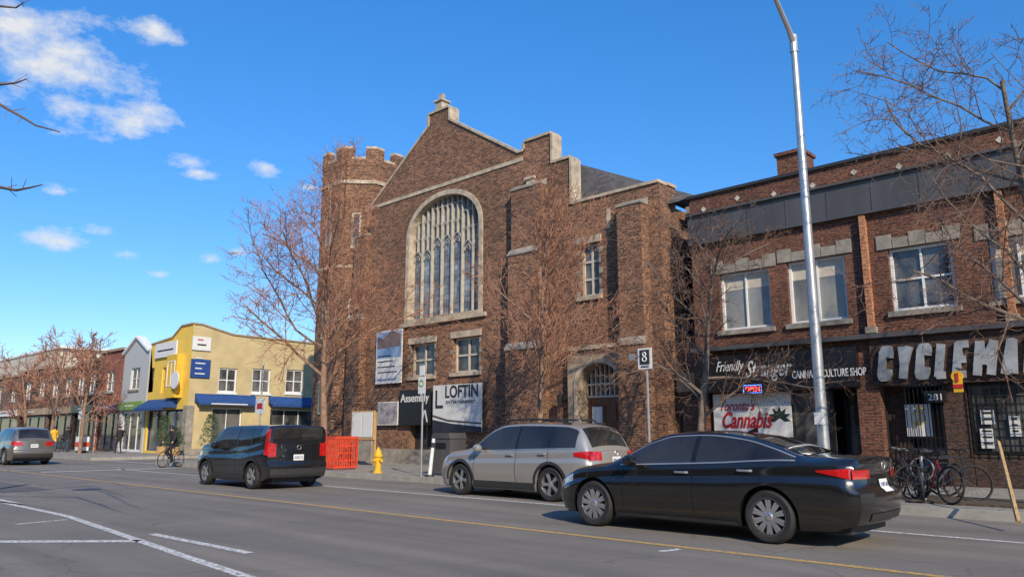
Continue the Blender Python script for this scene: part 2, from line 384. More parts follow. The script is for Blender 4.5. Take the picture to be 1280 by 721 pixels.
for i in range(N):
    c=acx-ahw+lw*(i+.5);zs=asp-.95+(.45 if i in (2,3,4) else .0)
    parch(c,lw/2-.02,zs,.5,.027);parch(c,lw/4,zs+.08,.22,.018)
    top=archz(c,acx,ahw,asp,az1)-.02
    if top>zs+.7:
        tr.mbox(c-.016,c+.016,zs+.5,top,.2,.32,mc)
        for sg in (-.25,.25):
            cc=c+sg*lw;tp=archz(cc,acx,ahw,asp,az1);z=zs+.82
            while z+.5<tp+.1:
                parch(cc,lw/4-.005,z,.28,.018);z+=.75
part('tracery',tr,M['trac'],aw_)
for w_,l in ((w1,2),(w2,2),(w3,2)):
    window(ch,*w_,mc,'cream','winA',2,2 if w_ is not w3 else 3,.09,.2,.08,'stone','stone')
for w_ in (w1,w2,w3):
    for i in range(int((w_[3]-w_[2])/.38)+1):
        z=w_[2]+i*.38;ww=.08 if i%2 else .15
        if z+.18<w_[3]:
            part('window_quoin',MB().mbox(w_[0]-ww,w_[0]-.003,z,z+.19,-.012,.1,mc),M['greystone'],ch);part('window_quoin',MB().mbox(w_[1]+.003,w_[1]+ww,z,z+.19,-.012,.1,mc),M['greystone'],ch)
# portal
ps=MB().panel(rect(dcx-dhw-.42,dcx+dhw+.40,.16,pz1+.5),[arch(dcx,dhw-.02,.17,pz1-.75,pz1+.03,14)],lambda a,b,d:(a,YC-.25+d,b),.6);part('portal_surround',ps,M['portal'],ch)
part('portal_hood',MB().mbox(dcx-dhw-.55,dcx+dhw+.53,pz1+.502,pz1+.64,-.4,.1,mc),M['stone'],ch)
ar=MB().panel(arch(dcx,dhw+.13,.17,pz1-.75,pz1+.17,14),[arch(dcx,dhw+.0,.18,pz1-.75,pz1+.04,14)],lambda a,b,d:(a,YC-.29+d,b),.038);part('portal_arch_moulding',ar,M['stone'],ch)
ft=MB()
part('transom_glass',MB().prism(arch(dcx,dhw,pz1-1.0,pz1-.75,pz1+.03,14),mc,.42,.44),M['winA'],ch)
for i in range(1,9):
    x=dcx-dhw+2*dhw*i/9;ft.mbox(x-.025,x+.025,pz1-1.05,archz(x,dcx,dhw,pz1-.75,pz1+.03),.28,.4,mc)
for z in (pz1-1.1,pz1-.68):ft.mbox(dcx-dhw,dcx+dhw,z,z+.07,.27,.41,mc)
part('transom_tracery',ft,M['cream'],ch)
for s_ in (0,1):
    x0=dcx-dhw+.05+s_*(dhw-.05);x1=x0+dhw-.06
    dd=part('door',MB().mbox(x0,x1,.17,pz1-1.11,.3,.36,mc),M['wood'],ch)
    for k in range(3):
        for j in range(2):
            a=x0+.09+j*(x1-x0-.1)/2;z=.35+k*.72;part('door_panel',MB().mbox(a,a+(x1-x0-.26)/2,z,z+.56,.27,.299,mc),M['wood'],dd)
part('noticeboard',MB().mbox(*B(736,508,748,533),.2,.26,mc),M['paper'],ch)
part('step',MB().box(dcx-dhw-.5,dcx+dhw+.5,20.1,20.74,.15,.28),M['greystone'],ch)
for sx in (-1,1):
    ln=MB();x=dcx+sx*(dhw+.75)-.1*sx;ln.tube((x,20.62,2.3),(x,20.62,2.65),.09,.12,6);ln.tube((x,20.62,2.65),(x,20.62,2.8),.13,.02,6);ln.tube((x,20.62,2.5),(x,21,2.5),.02);part('wall_lantern',ln,M['black'],ch)
part('basement_door',MB().mbox(gap[0],gap[1],.2,2.3,.3,.34,mc),M['dark'],ch)
def butt(x0,x1,tiers,front=YC):
    for i,(z0,z1,pr) in enumerate(tiers):
        e=.02*i
        o=part('buttress',MB().box(x0+e,x1-e,front-pr,front-.002,z0,z1),M['church'],ch)
        nz=tiers[i+1][2] if i+1<len(tiers) else .02
        part('weathering',MB().prism([(front-pr-.04,z1),(front-nz-.003,z1),(front-nz-.003,z1+.28),(front-pr-.04,z1+.06)],lambda a,b,d:(x0-.03+e+d*(x1-x0+.06-2*e),a,b),0,1),M['greystone'],o)
butt(-19.35,-17.75,[(.1,4.4,.62),(4.4,8.0,.5),(8.0,10.6,.34)])
butt(-14.35,-13.35,[(.1,4.2,.6),(4.2,8.9,.45)])
butt(-29.75,-28.78,[(.1,6.6,.7),(6.6,10.6,.5)],21.3)
x0,x1,z0,z1=B(660,228,669,258);part('niche_stone',MB().mbox(x0,x1,z0+.1,z1+.1,-.1,-.03,mc).mbox(x0-.06,x1+.06,z1+.1,z1+.2,-.16,-.03,mc),M['stone'],ch)
part('wall_slit',MB().mbox(-15.05,-14.9,8.4,9.1,-.03,-.002,mc),M['stone'],ch)
part('side_wall',MB().mbox(21.46,44,0,8.9,0,.4,fx(-12.9)),M['church'],ch)
part('side_wall',MB().mbox(21.46,44,0,11.5,-.4,0,fx(-28.7)),M['church'],ch)
part('side_parapet',MB().mbox(21.46,22.0,8.9,9.6,0,.4,fx(-12.9)),M['church'],ch)
part('parapet_cap',MB().mbox(21.46,22.0,9.602,9.71,-.06,.46,fx(-12.9)),M['stone'],ch)
part('main_roof',MB().grid([[(-28.7,21.46,11.6),(-24,21.46,14.75),(-18.9,21.46,11.9)],[(-28.7,44,11.6),(-24,44,14.75),(-18.9,44,11.9)]]),M['slate'],ch)
q=F(705,200,25.5);q2=F(868,244,22.4)
hipA=(q[0],25.5,q[1]);hipB=(q2[0],22.4,q2[1])
hm_=MB();hm_.face([hipA,hipB,(-12.5,21.47,8.95)]);hm_.face([hipA,(-12.5,21.47,8.95),(-19.2,21.47,8.95)]);part('hip_roof',hm_,M['slate'],ch)
part('wing_roof',MB().grid([[hipA,(hipA[0],44,hipA[2])],[hipB,(hipB[0],44,hipB[2])],[(-12.3,22.2,8.86),(-12.3,44,8.86)]]),M['slate'],ch)
part('eave_fascia',MB().box(-12.5,-12.3,21.95,44,8.62,8.86),M['greystone'],ch)
for i in range(5):
    y0=22.2+i*3;part('side_window',MB().mbox(y0,y0+1.4,4.2,7.6,-.002,.02,fx(-12.9)),M['winA'],ch)
# tower
tcx,tcy,tr_=-31.75,22.7,2.2
def octp(r,off=22.5):return [(tcx+r*cos(R(off+45*i)),tcy+r*sin(R(off+45*i))) for i in range(8)]
zm=lambda a,b,d:(a,b,d)
part('tower_wall',MB().prism(octp(tr_),zm,0,14.55),M['church'],ch)
for dr,za,zb_ in ((.08,13.6,13.78),(.06,9.32,9.46),(.12,.1,.8)):part('tower_band',MB().prism(octp(tr_+dr),zm,za,zb_),M['stone'],ch)
P=octp(tr_+.02);Q=octp(tr_-.35)
for i in range(8):
    a,b2=Vector(P[i]),Vector(P[(i+1)%8]);c,d=Vector(Q[i]),Vector(Q[(i+1)%8])
    for t0,t1,zt_ in ((0,.3,15.45),(.7,1,15.45),(.3,.7,14.9)):
        po=[tuple(a.lerp(b2,t0)),tuple(a.lerp(b2,t1)),tuple(c.lerp(d,t1)),tuple(c.lerp(d,t0))];bo=part('battlement',MB().prism(po,zm,14.56,zt_),M['church'],ch);part('battlement_cap',MB().prism(po,zm,zt_+.002,zt_+.12),M['stone'],bo)
for i in range(8):
    p=Vector(octp(tr_)[i]);q=Vector(octp(tr_)[(i+1)%8]);m_=(p+q)/2;n_=(m_-Vector((tcx,tcy))).normalized();t_=(q-p).normalized()
    if n_.y<.2:
        for z0,z1 in ((10.4,12.0),(6.0,7.7),(2.4,3.8)):
            for hw,d0,d1,nm,mt in ((.24,.0,.05,'slit_surround','stone'),(.14,.052,.06,'slit_window','winA')):
                bb=MB();mp=lambda a,b,d:(m_.x+t_.x*a+n_.x*d,m_.y+t_.y*a+n_.y*d,b)
                bb.mbox(-hw,hw,z0-(hw-.14),z1+(hw-.14),d0,d1,mp);part(nm,bb,M[mt],ch)
# posters and banners on the church
def board(name,l,t,r,b_,Y,label,cat,mt,th=.04,group=None):
    x0,x1,z0,z1=B(l,t,r,b_,Y);o=root(name,((x0+x1)/2,Y,z0),label,cat,group)
    part('panel',MB().box(x0,x1,Y-th,Y,z0,z1),M[mt] if isinstance(mt,str) else mt,o);return o,x0,x1,z0,z1,Y-th-.003
o,x0,x1,z0,z1,y=board('poster',471,413,503,479,20.88,'tall white poster with blue sky and building picture above lines of text on church wall','poster','paper')
part('picture',MB().box(x0+.05,x1-.05,y-.004,y,z0+(z1-z0)*.48,z1-.05),mat('poster_picture',(.10,.22,.45),.6,n=.3,s=1.0,c2=(.3,.42,.6)),o)
part('pictured_building',MB().prism([(x0+.1,z0+1.55),(x1-.1,z0+1.6),(x1-.1,z0+2.1),(x1-.7,z0+2.35),(x0+.5,z0+2.0),(x0+.1,z0+2.1)],fy(y-.005),-.003,0),mat('poster_building',(.14,.10,.10),.6,n=.5,s=3),o)
for k in range(4):part('text_line',MB().box(x0+.15,x1-.3-.15*k,y-.004,y,z0+.47+.24*k,z0+.52+.24*k),M['plastic'],o)
text('Assembly',M['bluesign'],o,x0+.12,x1-.3,z0+.08,z0+.25,y)
o,x0,x1,z0,z1,y=board('poster',473,502,498,531,20.86,'small purple grey picture poster low on the church wall left of black banner','poster','paper')
part('picture',MB().box(x0+.04,x1-.04,y-.004,y,z0+.04,z1-.04),mat('poster_picture_small',(.2,.17,.2),.6,n=.5,s=3,c2=(.5,.45,.45)),o)
o,x0,x1,z0,z1,y=board('banner',500,487,539,531,20.84,'black banner with white Assembly lettering on the church wall','banner','black')
text('Assembly',M['paper'],o,x0+.08,x1-.1,z0+.85,z0+1.3,y,bold=.01)
for s_ in (-1,1):
    c=x1-.35;part('chevron_mark',MB().prism([(c+s_*.2,z0+.12),(c+s_*.12,z0+.12),(c,z0+.55),(c+s_*.05,z0+.62)],fy(y),-.004,0),M['paper'],o)
o,x0,x1,z0,z1,y=board('banner',542,480,603,540,20.82,'pale grey banner with large Loftin Entertainment lettering and a big letter mark','banner','banner')
text('LOFTIN',M['ink'],o,x0+.75,x1-.2,z0+1.35,z0+1.85,y,bold=.02);text('ENTERTAINMENT',M['ink'],o,x0+.8,x1-.3,z0+1.12,z0+1.24,y)
part('letter_mark',MB().prism([(x0+.15,z0+.95),(x0+.15,z1-.2),(x0+.26,z1-.2),(x0+.26,z0+1.07),(x0+.62,z0+1.07),(x0+.62,z0+.95)],fy(y),-.003,0),M['ink'],o)
part('pale_stripe',MB().prism([(x0,z0+.62),(x0+.9,z0+.42),(x1,z0+.3),(x1,z0+.36),(x0+.9,z0+.5),(x0,z0+.7)],fy(y),-.003,0),M['flash'],o)
part('dark_band',MB().prism([(x0,z0),(x1,z0),(x1,z0+.2),(x0+(x1-x0)*.4,z0+.34),(x0,z0+.5)],fy(y),-.004,0),M['ink'],o)
# ================= RIGHT SHOP BUILDING
bx0=F(868,400)[0];bx1=4.;HB=8.75
sh=root('shop_building',(-4,21,.15),'two storey dark red brick shop building with grey metal band below its parapet','building')
W=[B(900,338,963,411),B(985,322,1058,402),B(1112,305,1193,386),B(1238,293,1312,372)]
zl=F(977,432)[1];fz0=F(977,487)[1];fz1=F(977,441)[1]
pier=F(1086,500)[0]
s1=(bx0+.25,pier-.28,.16,fz0);s2=(pier+.28,bx1-.4,.16,fz0)
part('front_wall',MB().panel(rect(bx0,bx1,0,HB),[rect(*w) for w in W]+[rect(*s1),rect(*s2)],mc,.35),M['shopbrick'],sh)
part('side_wall',MB().mbox(21.36,40,0,HB-.1,0,.3,fx(bx1)),M['shopbrick'],sh);part('side_wall',MB().mbox(21.36,40,0,HB-.1,-.3,0,fx(bx0)),M['shopbrick'],sh)
part('roof',MB().box(bx0,bx1,21.36,40,HB-.6,HB-.5),M['plastic'],sh)
part('coping',MB().mbox(bx0-.05,bx1+.05,HB,HB+.09,-.08,.4,mc),M['plastic'],sh)
mz0=F(868,306)[1];mz1=F(868,272)[1]
mb=part('metal_band',MB().mbox(bx0-.02,bx1,mz0,mz1,-.12,-.002,mc),M['flash'],sh)
part('band_trim',MB().mbox(bx0-.02,bx1,mz1+.001,mz1+.06,-.22,-.002,mc),M['flash'],mb);part('band_trim',MB().mbox(bx0-.02,bx1,mz0-.06,mz0-.001,-.16,-.002,mc),M['flash'],mb)
for i in range(13):
    x=bx0+.8+i*1.18;part('band_seam',MB().mbox(x,x+.025,mz0,mz1,-.135,-.121,mc),M['flash'],mb)
for i in range(14):
    x=bx0+.5+i*1.15;zc=HB-.42+(.12 if i%3==1 else 0);part('diamond_inset',MB().prism([(x-.09,zc),(x,zc-.09),(x+.09,zc),(x,zc+.09)],mc,-.015,.05),M['cream'],sh)
part('parapet_course',MB().mbox(bx0,bx1,HB-.72,HB-.64,-.05,.05,mc),M['darkbrick'],sh)
for w in W:
    window(sh,*w,mc,'white','winB' if w is not W[2] else 'winA',2,2 if w is W[2] else 1,.08,.16,.05,'greystone',None,sw=.1,blind=.0 if w is W[2] else .25)
    n=5;a0,a1=w[0]-.25,w[1]+.25;zz=w[3]
    for k in range(n):
        xa=a0+(a1-a0)*k/n;xb=a0+(a1-a0)*(k+1)/n-.02;hh=.38 if k in(0,2,4) else .27
        part('stone_lintel_block',MB().mbox(xa,xb,zz+.003,zz+hh,-.035,.1,mc),M['greystone'],sh)
for pxx in (1086,1262):
    X=F(pxx,340)[0];o=part('pilaster',MB().mbox(X-.1,X+.05,zl+.3,mz0-.1,-.16,-.002,mc),M['sunlitbrick'],sh)
    part('pilaster_cap',MB().mbox(X-.16,X+.1,zl+.13,zl+.295,-.2,-.002,mc),M['greystone'],sh)
part('ledge',MB().mbox(bx0-.03,bx1,zl-.02,zl+.1,-.28,-.002,mc),M['flash'],sh)
part('sign_fascia',MB().mbox(bx0+.02,pier-.16,fz0,fz1+.02,-.2,-.003,mc),M['black'],sh,label='black fascia above the left shop')
part('sign_fascia',MB().mbox(pier+.16,bx1-.1,fz0,zl-.03,-.12,-.003,mc),M['darkbrick'],sh,label='dark brick fascia above the bike shop')
yy=21-.2-.004
def tl(s,l,t,r,b_,mt,Y,par,**k):
    x0,x1,z0,z1=B(l,t,r,b_,Y);return text(s,M[mt],par,x0,x1,z0,z1,Y,**k)
tl('Friendly',895,451,930,468,'paper',yy,sh,shear=.45,bold=.005)
tl('Stranger',932,449,990,477,'paper',yy,sh,shear=.45,bold=.012)
tl('CANNABIS CULTURE SHOP',990,461,1083,471,'paper',yy,sh,bold=.015)
GL={'C':[[(1,.76),(1,.88),(.82,1),(.18,1),(0,.88),(0,.12),(.18,0),(.82,0),(1,.12),(1,.24)]],'Y':[[(0,1),(.5,.42)],[(1,1),(.5,.42)],[(.5,.46),(.5,0)]],'L':[[(0,1),(0,0),(1,0)]],'E':[[(1,1),(0,1),(0,0),(1,0)],[(0,.5),(.8,.5)]],
'M':[[(0,0),(0,1)],[(0,1),(.5,.35)],[(.5,.35),(1,1)],[(1,1),(1,0)]],'A':[[(0,0),(.42,1)],[(.58,1),(1,0)],[(.15,.32),(.85,.32)],[(.4,.97),(.6,.97)]],'N':[[(0,0),(0,1)],[(0,1),(1,0)],[(1,0),(1,1)]],'I':[[(.5,0),(.5,1)]]}
X0,X1,Z0,Z1=B(1096,427,1281,473,20.88);wl=(X1-X0)/5.95;xx=X0
for chh in 'CYCLEMANIA':
    w_=wl*(.82 if chh not in 'MIL' else {'M':1.06,'I':.3,'L':.72}[chh])-.11;h_=Z1-Z0;st_=.088;lb=MB();idx=0
    for pl in GL[chh]:
        for p,q in zip(pl,pl[1:]):
            P_=Vector((xx+st_+p[0]*(w_-2*st_)+p[1]*h_*.13,Z0+st_+p[1]*(h_-2*st_)));Q_=Vector((xx+st_+q[0]*(w_-2*st_)+q[1]*h_*.13,Z0+st_+q[1]*(h_-2*st_)))
            d=(Q_-P_).normalized();n=Vector((-d.y,d.x))*st_;P_-=d*st_*.5;Q_+=d*st_*.5;idx+=1
            lb.prism([tuple(P_+n),tuple(Q_+n),tuple(Q_-n),tuple(P_-n)],fy(20.876),-.10-.0015*idx,.0)
    part('raised_letter',lb,M['silverletter'],sh);xx+=w_+.11
for (a0,a1,b0,b1),nm in ((s1,'left'),(s2,'right')):
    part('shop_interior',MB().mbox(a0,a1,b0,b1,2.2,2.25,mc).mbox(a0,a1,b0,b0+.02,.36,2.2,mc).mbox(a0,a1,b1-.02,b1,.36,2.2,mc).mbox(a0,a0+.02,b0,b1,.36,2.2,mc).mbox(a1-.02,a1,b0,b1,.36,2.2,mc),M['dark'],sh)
def shopfront(a0,a1,b0,b1,n,d=.3,mt='black',bulk=.5,bm2='darkbrick'):
    window(sh,a0,a1,b0+bulk,b1,mc,mt,'winA',n,1,.08,d,.06,name='shop_window');part('bulkhead',MB().mbox(a0,a1,b0,b0+bulk-.01,d-.05,d+.1,mc),M[bm2],sh)
dx=F(1036,500)[0]
shopfront(s1[0],dx,.16,fz0,3)
window(sh,dx+.05,s1[1],.16,fz0,mc,'black','winA',1,1,.12,.9,name='shop_door')
e0=F(1176,500)[0];e1=F(1210,520)[0]
part('entry_wall',MB().mbox(s2[0],e0-.9,.16,fz0,.5,.6,mc),M['darkbrick'],sh)
window(sh,e0-.88,e0,.16,fz0-.5,mc,'black','winA',1,1,.12,.8,name='shop_door')
part('pier_wall',MB().mbox(e0+.02,e1,.16,fz0,.05,.9,mc),M['darkbrick'],sh)
shopfront(e1+.02,s2[1],.16,fz0,3,.12,'black',.75)
gr=MB()
for k in range(26):
    x=e1+.1+k*.2
    if x<s2[1]:gr.tube((x,20.97,.9),(x,20.97,fz0-.05),.012,n=4)
for k in range(12):
    z=.95+k*.19
    if z<fz0:gr.tube((e1+.05,20.97,z),(s2[1],20.97,z),.01,n=4)
part('window_grille',gr,M['black'],sh)
gg=MB()
for k in range(9):gg.tube((e0-k*.1,20.98,.2),(e0-k*.1,20.98,2.6),.012,n=4)
for z in (.25,1.3,2.55):gg.tube((e0-.8,20.98,z),(e0,20.98,z),.014,n=4)
part('entry_gate',gg,M['black'],sh)
tl('281',1160,492,1177,500,'paper',20.84,sh)
part('number_board',MB().mbox(*B(1155,488,1182,503,20.85),-.01,.14,fy(20.85)),M['black'],sh)
part('chimney',MB().box(*[F(p,205,26)[0] for p in (971,1004)],26,27,HB-.6,F(987,193,26)[1]),M['shopbrick'],sh);part('chimney_cap',MB().box(F(969,205,26)[0],F(1006,205,26)[0],25.9,27.1,F(987,193,26)[1]+.001,F(987,193,26)[1]+.12),M['shopbrick'],sh)
o,x0,x1,z0,z1,y=board('window_poster',893,491,990,546,21.22,'large white poster with red script Cannabis lettering in the left shop window','poster','paper')
tl("Toronto's",901,500,944,513,'redink',y,o,shear=.45,bold=.01);tl('Cannabis',903,514,966,535,'redink',y,o,shear=.4,bold=.025)
cx=x1-.34;cz=(z0+z1)/2
for k in range(7):
    a=R(-15+35*k);l_=.34;part('leaf_mark',MB().prism([(cx,cz-.1),(cx+l_*.5*cos(a)-.06*sin(a),cz-.1+l_*.5*sin(a)+.06*cos(a)),(cx+l_*cos(a),cz-.1+l_*sin(a)),(cx+l_*.5*cos(a)+.06*sin(a),cz-.1+l_*.5*sin(a)-.06*cos(a))],fy(y),-.004-.001*k,0),M['darkgreen'],o)
o,x0,x1,z0,z1,y=board('open_sign',929,480,954,492,20.78,'small glowing red neon open sign under the black fascia','sign','black')
text('OPEN',M['neon'],o,x0+.08,x1-.08,z0+.07,z1-.07,y,bold=.02)
nb=MB().path([(x0+.03,y,z0+.03),(x1-.03,y,z0+.03),(x1-.03,y,z1-.03),(x0+.03,y,z1-.03),(x0+.03,y,z0+.03)],.012,4);part('neon_border',nb,M['neonb'],o)
o,x0,x1,z0,z1,y=board('window_poster',1133,505,1165,545,21.4,'white poster with a figure drawing beside bike shop door','poster','paper')
part('figure_drawing',MB().path([(x0+.2,y,z0+.2),(x0+.35,y,z0+.5),(x0+.3,y,z0+.8),(x0+.45,y,z1-.15)],.03,4).ring(((x0+x1)/2,y,z0+.45),.16,.015),M['yellow2'],o)
for l,t,r,b_ in ((1226,535,1244,560),(1226,512,1243,530),(1262,520,1276,545)):
    o,x0,x1,z0,z1,y=board('notice',l,t,r,b_,21.1,'paper notice in barred bike shop window, at left edge' if t==535 else 'upper left paper notice in barred shop window' if t==512 else 'paper notice in barred bike shop window, by the right edge','notice','paper',.01)
    for k in range(3):part('text_line',MB().box(x0+.05,x1-.05,y-.003,y,z0+.1+.14*k,z0+.14+.14*k),M['plastic'],o)
X=F(1197,475,20.4)[0];o=root('blade_sign',(X,20.5,2.6),'small yellow and red round topped sign hanging outside bike shop','sign')
part('disc',MB().lathe([(0,-.02),(.13,-.02),(.13,.02),(0,.02)],(X,20.4,F(1197,470,20.4)[1]),20,'y').box(X-.1,X+.1,20.39,20.41,F(1197,490,20.4)[1],F(1197,470,20.4)[1]),M['hyd'],o)
part('bracket',MB().tube((X,20.4,F(1197,460,20.4)[1]),(X,20.9,F(1197,460,20.4)[1]),.02),M['black'],o)
part('red_stripe',MB().box(X-.105,X+.105,20.37,20.385,F(1197,485,20.4)[1],F(1197,480,20.4)[1]),M['redink'],o)
text('1',M['redink'],o,X-.03,X+.03,F(1197,477,20.4)[1],F(1197,466,20.4)[1],20.37)
o=root('link_shop',(-12.45,22,.15),'narrow brown shopfront squeezed between the church and the black cannabis shop','building')
part('front_wall',MB().box(-12.88,bx0-.02,21.6,26,0,4.3),M['brownbrick'],o);part('sign_band',MB().box(-12.85,bx0-.03,21.5,21.598,2.7,3.3),M['tan'],o);window(o,-12.8,bx0-.1,.4,2.6,fy(21.45),'black','winA',1,1,name='shop_window')
# ================= LEFT BUILDINGS
XS=-46.9
yb=root('yellow_building',(-50,21,.15),'two storey yellow stucco corner building with blue awnings along its side street wall','building')
yx0=F(184,500)[0];HY=7.4
sw=[BS(273,460,296,490,XS),BS(315,461,338,491,XS),BS(357,462,379,491,XS)]
fw_=[B(186,460,192,490),B(202,459,212,491),]
ms=fx(XS)
frontout=[(yx0,0),(yx0,HY-.1),(XS-2.9,HY+.1),(XS-1.6,HY+.75),(XS-.002,HY+.75),(XS-.002,0)]
part('front_wall',MB().panel(frontout,[rect(*w) for w in fw_]+[rect(yx0+.3,XS-.6,.3,2.9)],mc,.3,True),M['yellow'],yb)
sideout=[(21.005,0),(21.005,HY+.74),(21.5,HY+.74),(23.6,HY+.28),(37,HY+.15),(37,0)]
part('side_wall',MB().panel(sideout,[rect(*w) for w in sw]+[rect(22.6,24.6,.5,3.0),rect(26.6,31,.5,3.0)],ms,.3,True),M['yellowside'],yb)
part('coping',MB().cope(sideout[1:5],ms,.1,-.08,.35),M['tan'],yb)
part('front_coping',MB().cope(frontout[1:5],mc,.1,-.08,.35),M['tan'],yb)
part('roof',MB().box(yx0,XS-.3,21.3,37,HY-.5,HY-.4),M['plastic'],yb)
for w in sw:window(yb,*w,ms,'white','winA',2,2,.09,.12,.06,'white',None,sw=.05)
for w in fw_:window(yb,*w,mc,'yellow2','winB',1,2,.12,.12,.06)
window(yb,22.6,24.6,.5,3.0,ms,'white','winA',2,1,name='shop_window');window(yb,26.6,31,.5,3.0,ms,'white','winA',4,1,name='shop_window');window(yb,yx0+.3,XS-.6,.3,2.9,mc,'blue','winA',4,1,name='shop_window')
part('stone_base',MB().mbox(21.0,37,.1,.48,-.05,-.002,ms),M['greystone'],yb)
part('corner_pier',MB().box(XS-.45,XS+.06,20.94,21.4,.1,3.1),M['greystone'],yb)
def awning(par,a0,a1,zt,zb,pr,mp,mt):
    b=MB();b.prism([(0,0),(0,1),(1,0)],lambda a,b_,c:mp(a0+(a1-a0)*c,zb+(zt-zb)*b_,-pr*a-.01),0,1);b.mbox(a0,a1,zb-.15,zb-.002,-pr-.012,-pr+.01,mp);return part('awning',b,M[mt],par)
a=BS(257,498,318,515,XS);awning(yb,21.4,a[1],3.85,3.3,.6,ms,'blue');a2=BS(335,500,383,515,XS);awning(yb,a2[0],a2[1]+1,3.85,3.3,.6,ms,'blue')
part('awning_stripe',MB().mbox(22.2,a[1]-.8,3.19,3.26,-.63,-.624,ms),M['paper'],yb)
awning(yb,yx0+.2,XS-1.5,3.6,3.0,.9,mc,'blue')
part('bay_box',MB().box(XS-2.4,XS-.9,20.5,20.99,3.6,6.3),M['yellow2'],yb);window(yb,XS-2.2,XS-1.1,4.3,5.9,fy(20.36),'white','winB',2,1,name='bay_window')
x0,x1,z0,z1=B(195,428,221,446,20.9);sbd=part('sign_board',MB().box(x0,x1,20.85,20.95,z0,z1),M['paper'],yb);part('sign_stripe',MB().box(x0+.4,x1-.4,20.84,20.849,z0+.4,z0+.5),M['ink'],sbd)
y0,y1,z0,z1=BS(240,421,263,438,XS);sbd=part('sign_board',MB().mbox(y0,y1,z0,z1,-.1,-.003,ms),M['paper'],yb);part('sign_stripe',MB().mbox(y0+.3,y1-.3,z0+.3,z0+.4,-.108,-.101,ms),M['ink'],sbd);part('sign_stripe',MB().mbox(y0+.3,y1-.5,z0+.62,z0+.7,-.108,-.101,ms),M['redink'],sbd)
y0,y1,z0,z1=BS(238,449,262,472,XS);sbd=part('sign_board',MB().mbox(y0,y1,z0,z1,-.1,-.003,ms),M['bluesign'],yb,label='blue sign board')
for k in range(4):part('sign_stripe',MB().mbox(y0+.25,y1-.35-.2*(k%2),z0+.22+.32*k,z0+.29+.32*k,-.108,-.101,ms),M['paper'],sbd)
x0,x1,z0,z1=B(221,458,232,492,20.7);part('round_sign',MB().lathe([(0,-.03),(.55,-.03),(.55,.03),(0,.03)],((x0+x1)/2,20.3,(z0+z1)/2),20,'y'),M['paper'],yb)
def hut(name,label,x0,x1,z,mt,wn,shopmt,signmt,gab=0,wf='white',Y=21.,dp=14):
    o=root(name,((x0+x1)/2,Y,.15),label,'building');mp=fy(Y);wd=x1-x0
    out=[(x0,0),(x0,z)]+([((x0+x1)/2,z+gab)] if gab else [])+[(x1,z),(x1,0)]
    ws=[]
    for i in range(wn):
        c=x0+wd*(i+.5)/wn;hw=min(.8,wd/wn*.3);ws.append((c-hw,c+hw,4.4,5.9 if z>6.6 else z-.8))
    part('front_wall',MB().panel(out,[rect(*w) for w in ws]+[rect(x0+.3,x1-.3,.2,2.9)],mp,.3),M[mt],o)
    part('side_wall',MB().mbox(Y+.31,Y+dp,0,z,0,.3,fx(x1-.01)),M[mt],o);part('roof',MB().box(x0+.02,x1-.32,Y+.31,Y+dp,z-.4,z-.3),M['plastic'],o)
    part('cornice',MB().mbox(x0,x1,z-.02,z+.16,-.15,.35,mp) if not gab else MB().cope(out[1:4],mp,.14,-.2,.4),M['white' if gab else 'tan'],o)
    for w in ws:window(o,*w,mp,wf,'winB' if random.random()<.5 else 'winA',2,2,.09,.12,.05,'greystone',None)
    window(o,x0+.3,x1-.3,.2,2.9,mp,shopmt,'winA',3,1,.12,.2,.08,name='shop_window')
    sg=part('shop_sign',MB().mbox(x0+.15,x1-.15,3.0,3.55,-.2,-.003,mp),M[signmt],o);part('sign_stripe',MB().mbox(x0+wd*.3,x1-wd*.35,3.24,3.32,-.208,-.201,mp),M['paper' if signmt!='paper' else 'ink'],sg)
    return o
random.seed(5)
e=[F(p,480)[0] for p in (184,153,123)]
hut('gabled_house','narrow pale grey house with pointed gable next to the yellow corner building',e[1],e[0]-.02,F(168,442)[1],'greypaint',1,'white','green',1.1)
hut('brick_shop','narrow orange red brick shop between grey gabled house and dark brown row',e[2],e[1]-.02,F(138,440)[1],'redbrick',1,'black','purple',0)
xs=[e[2],-67.5,-74,-82,-92,-104]
lb=['dark brown brick shop with black sign, right beside the orange brick shop','brown shop with tan sign, second in the dark row','dark brick shop with tan fascia, third in the dark row left of the brick shop','brown brick shop with pale sign, fourth in the dark row near left frame edge','last brown brick shop of the row, cut by the left frame edge']
for i in range(5):
    hut('row_shop',lb[i],xs[i+1],xs[i]-.02,[6.9,6.6,7.0,6.7,7.2][i],['darkbrick','brownbrick','darkbrick','brownbrick','brownbrick'][i],2,'black',['black','tan','tan','paper','tan'][i],0)
z_=F(35,444,34)[1];o=root('pale_building',(F(25,460,34)[0],34,.15),'long pale cream flat roofed building rising behind the row of brown shops','building')
part('wall',MB().box(F(-60,460,34)[0],F(72,460,34)[0],34,44,0,z_),M['cream'],o);part('roof_edge',MB().box(F(-62,460,34)[0],F(74,460,34)[0],33.8,44.2,z_+.001,z_+.3),M['white'],o)
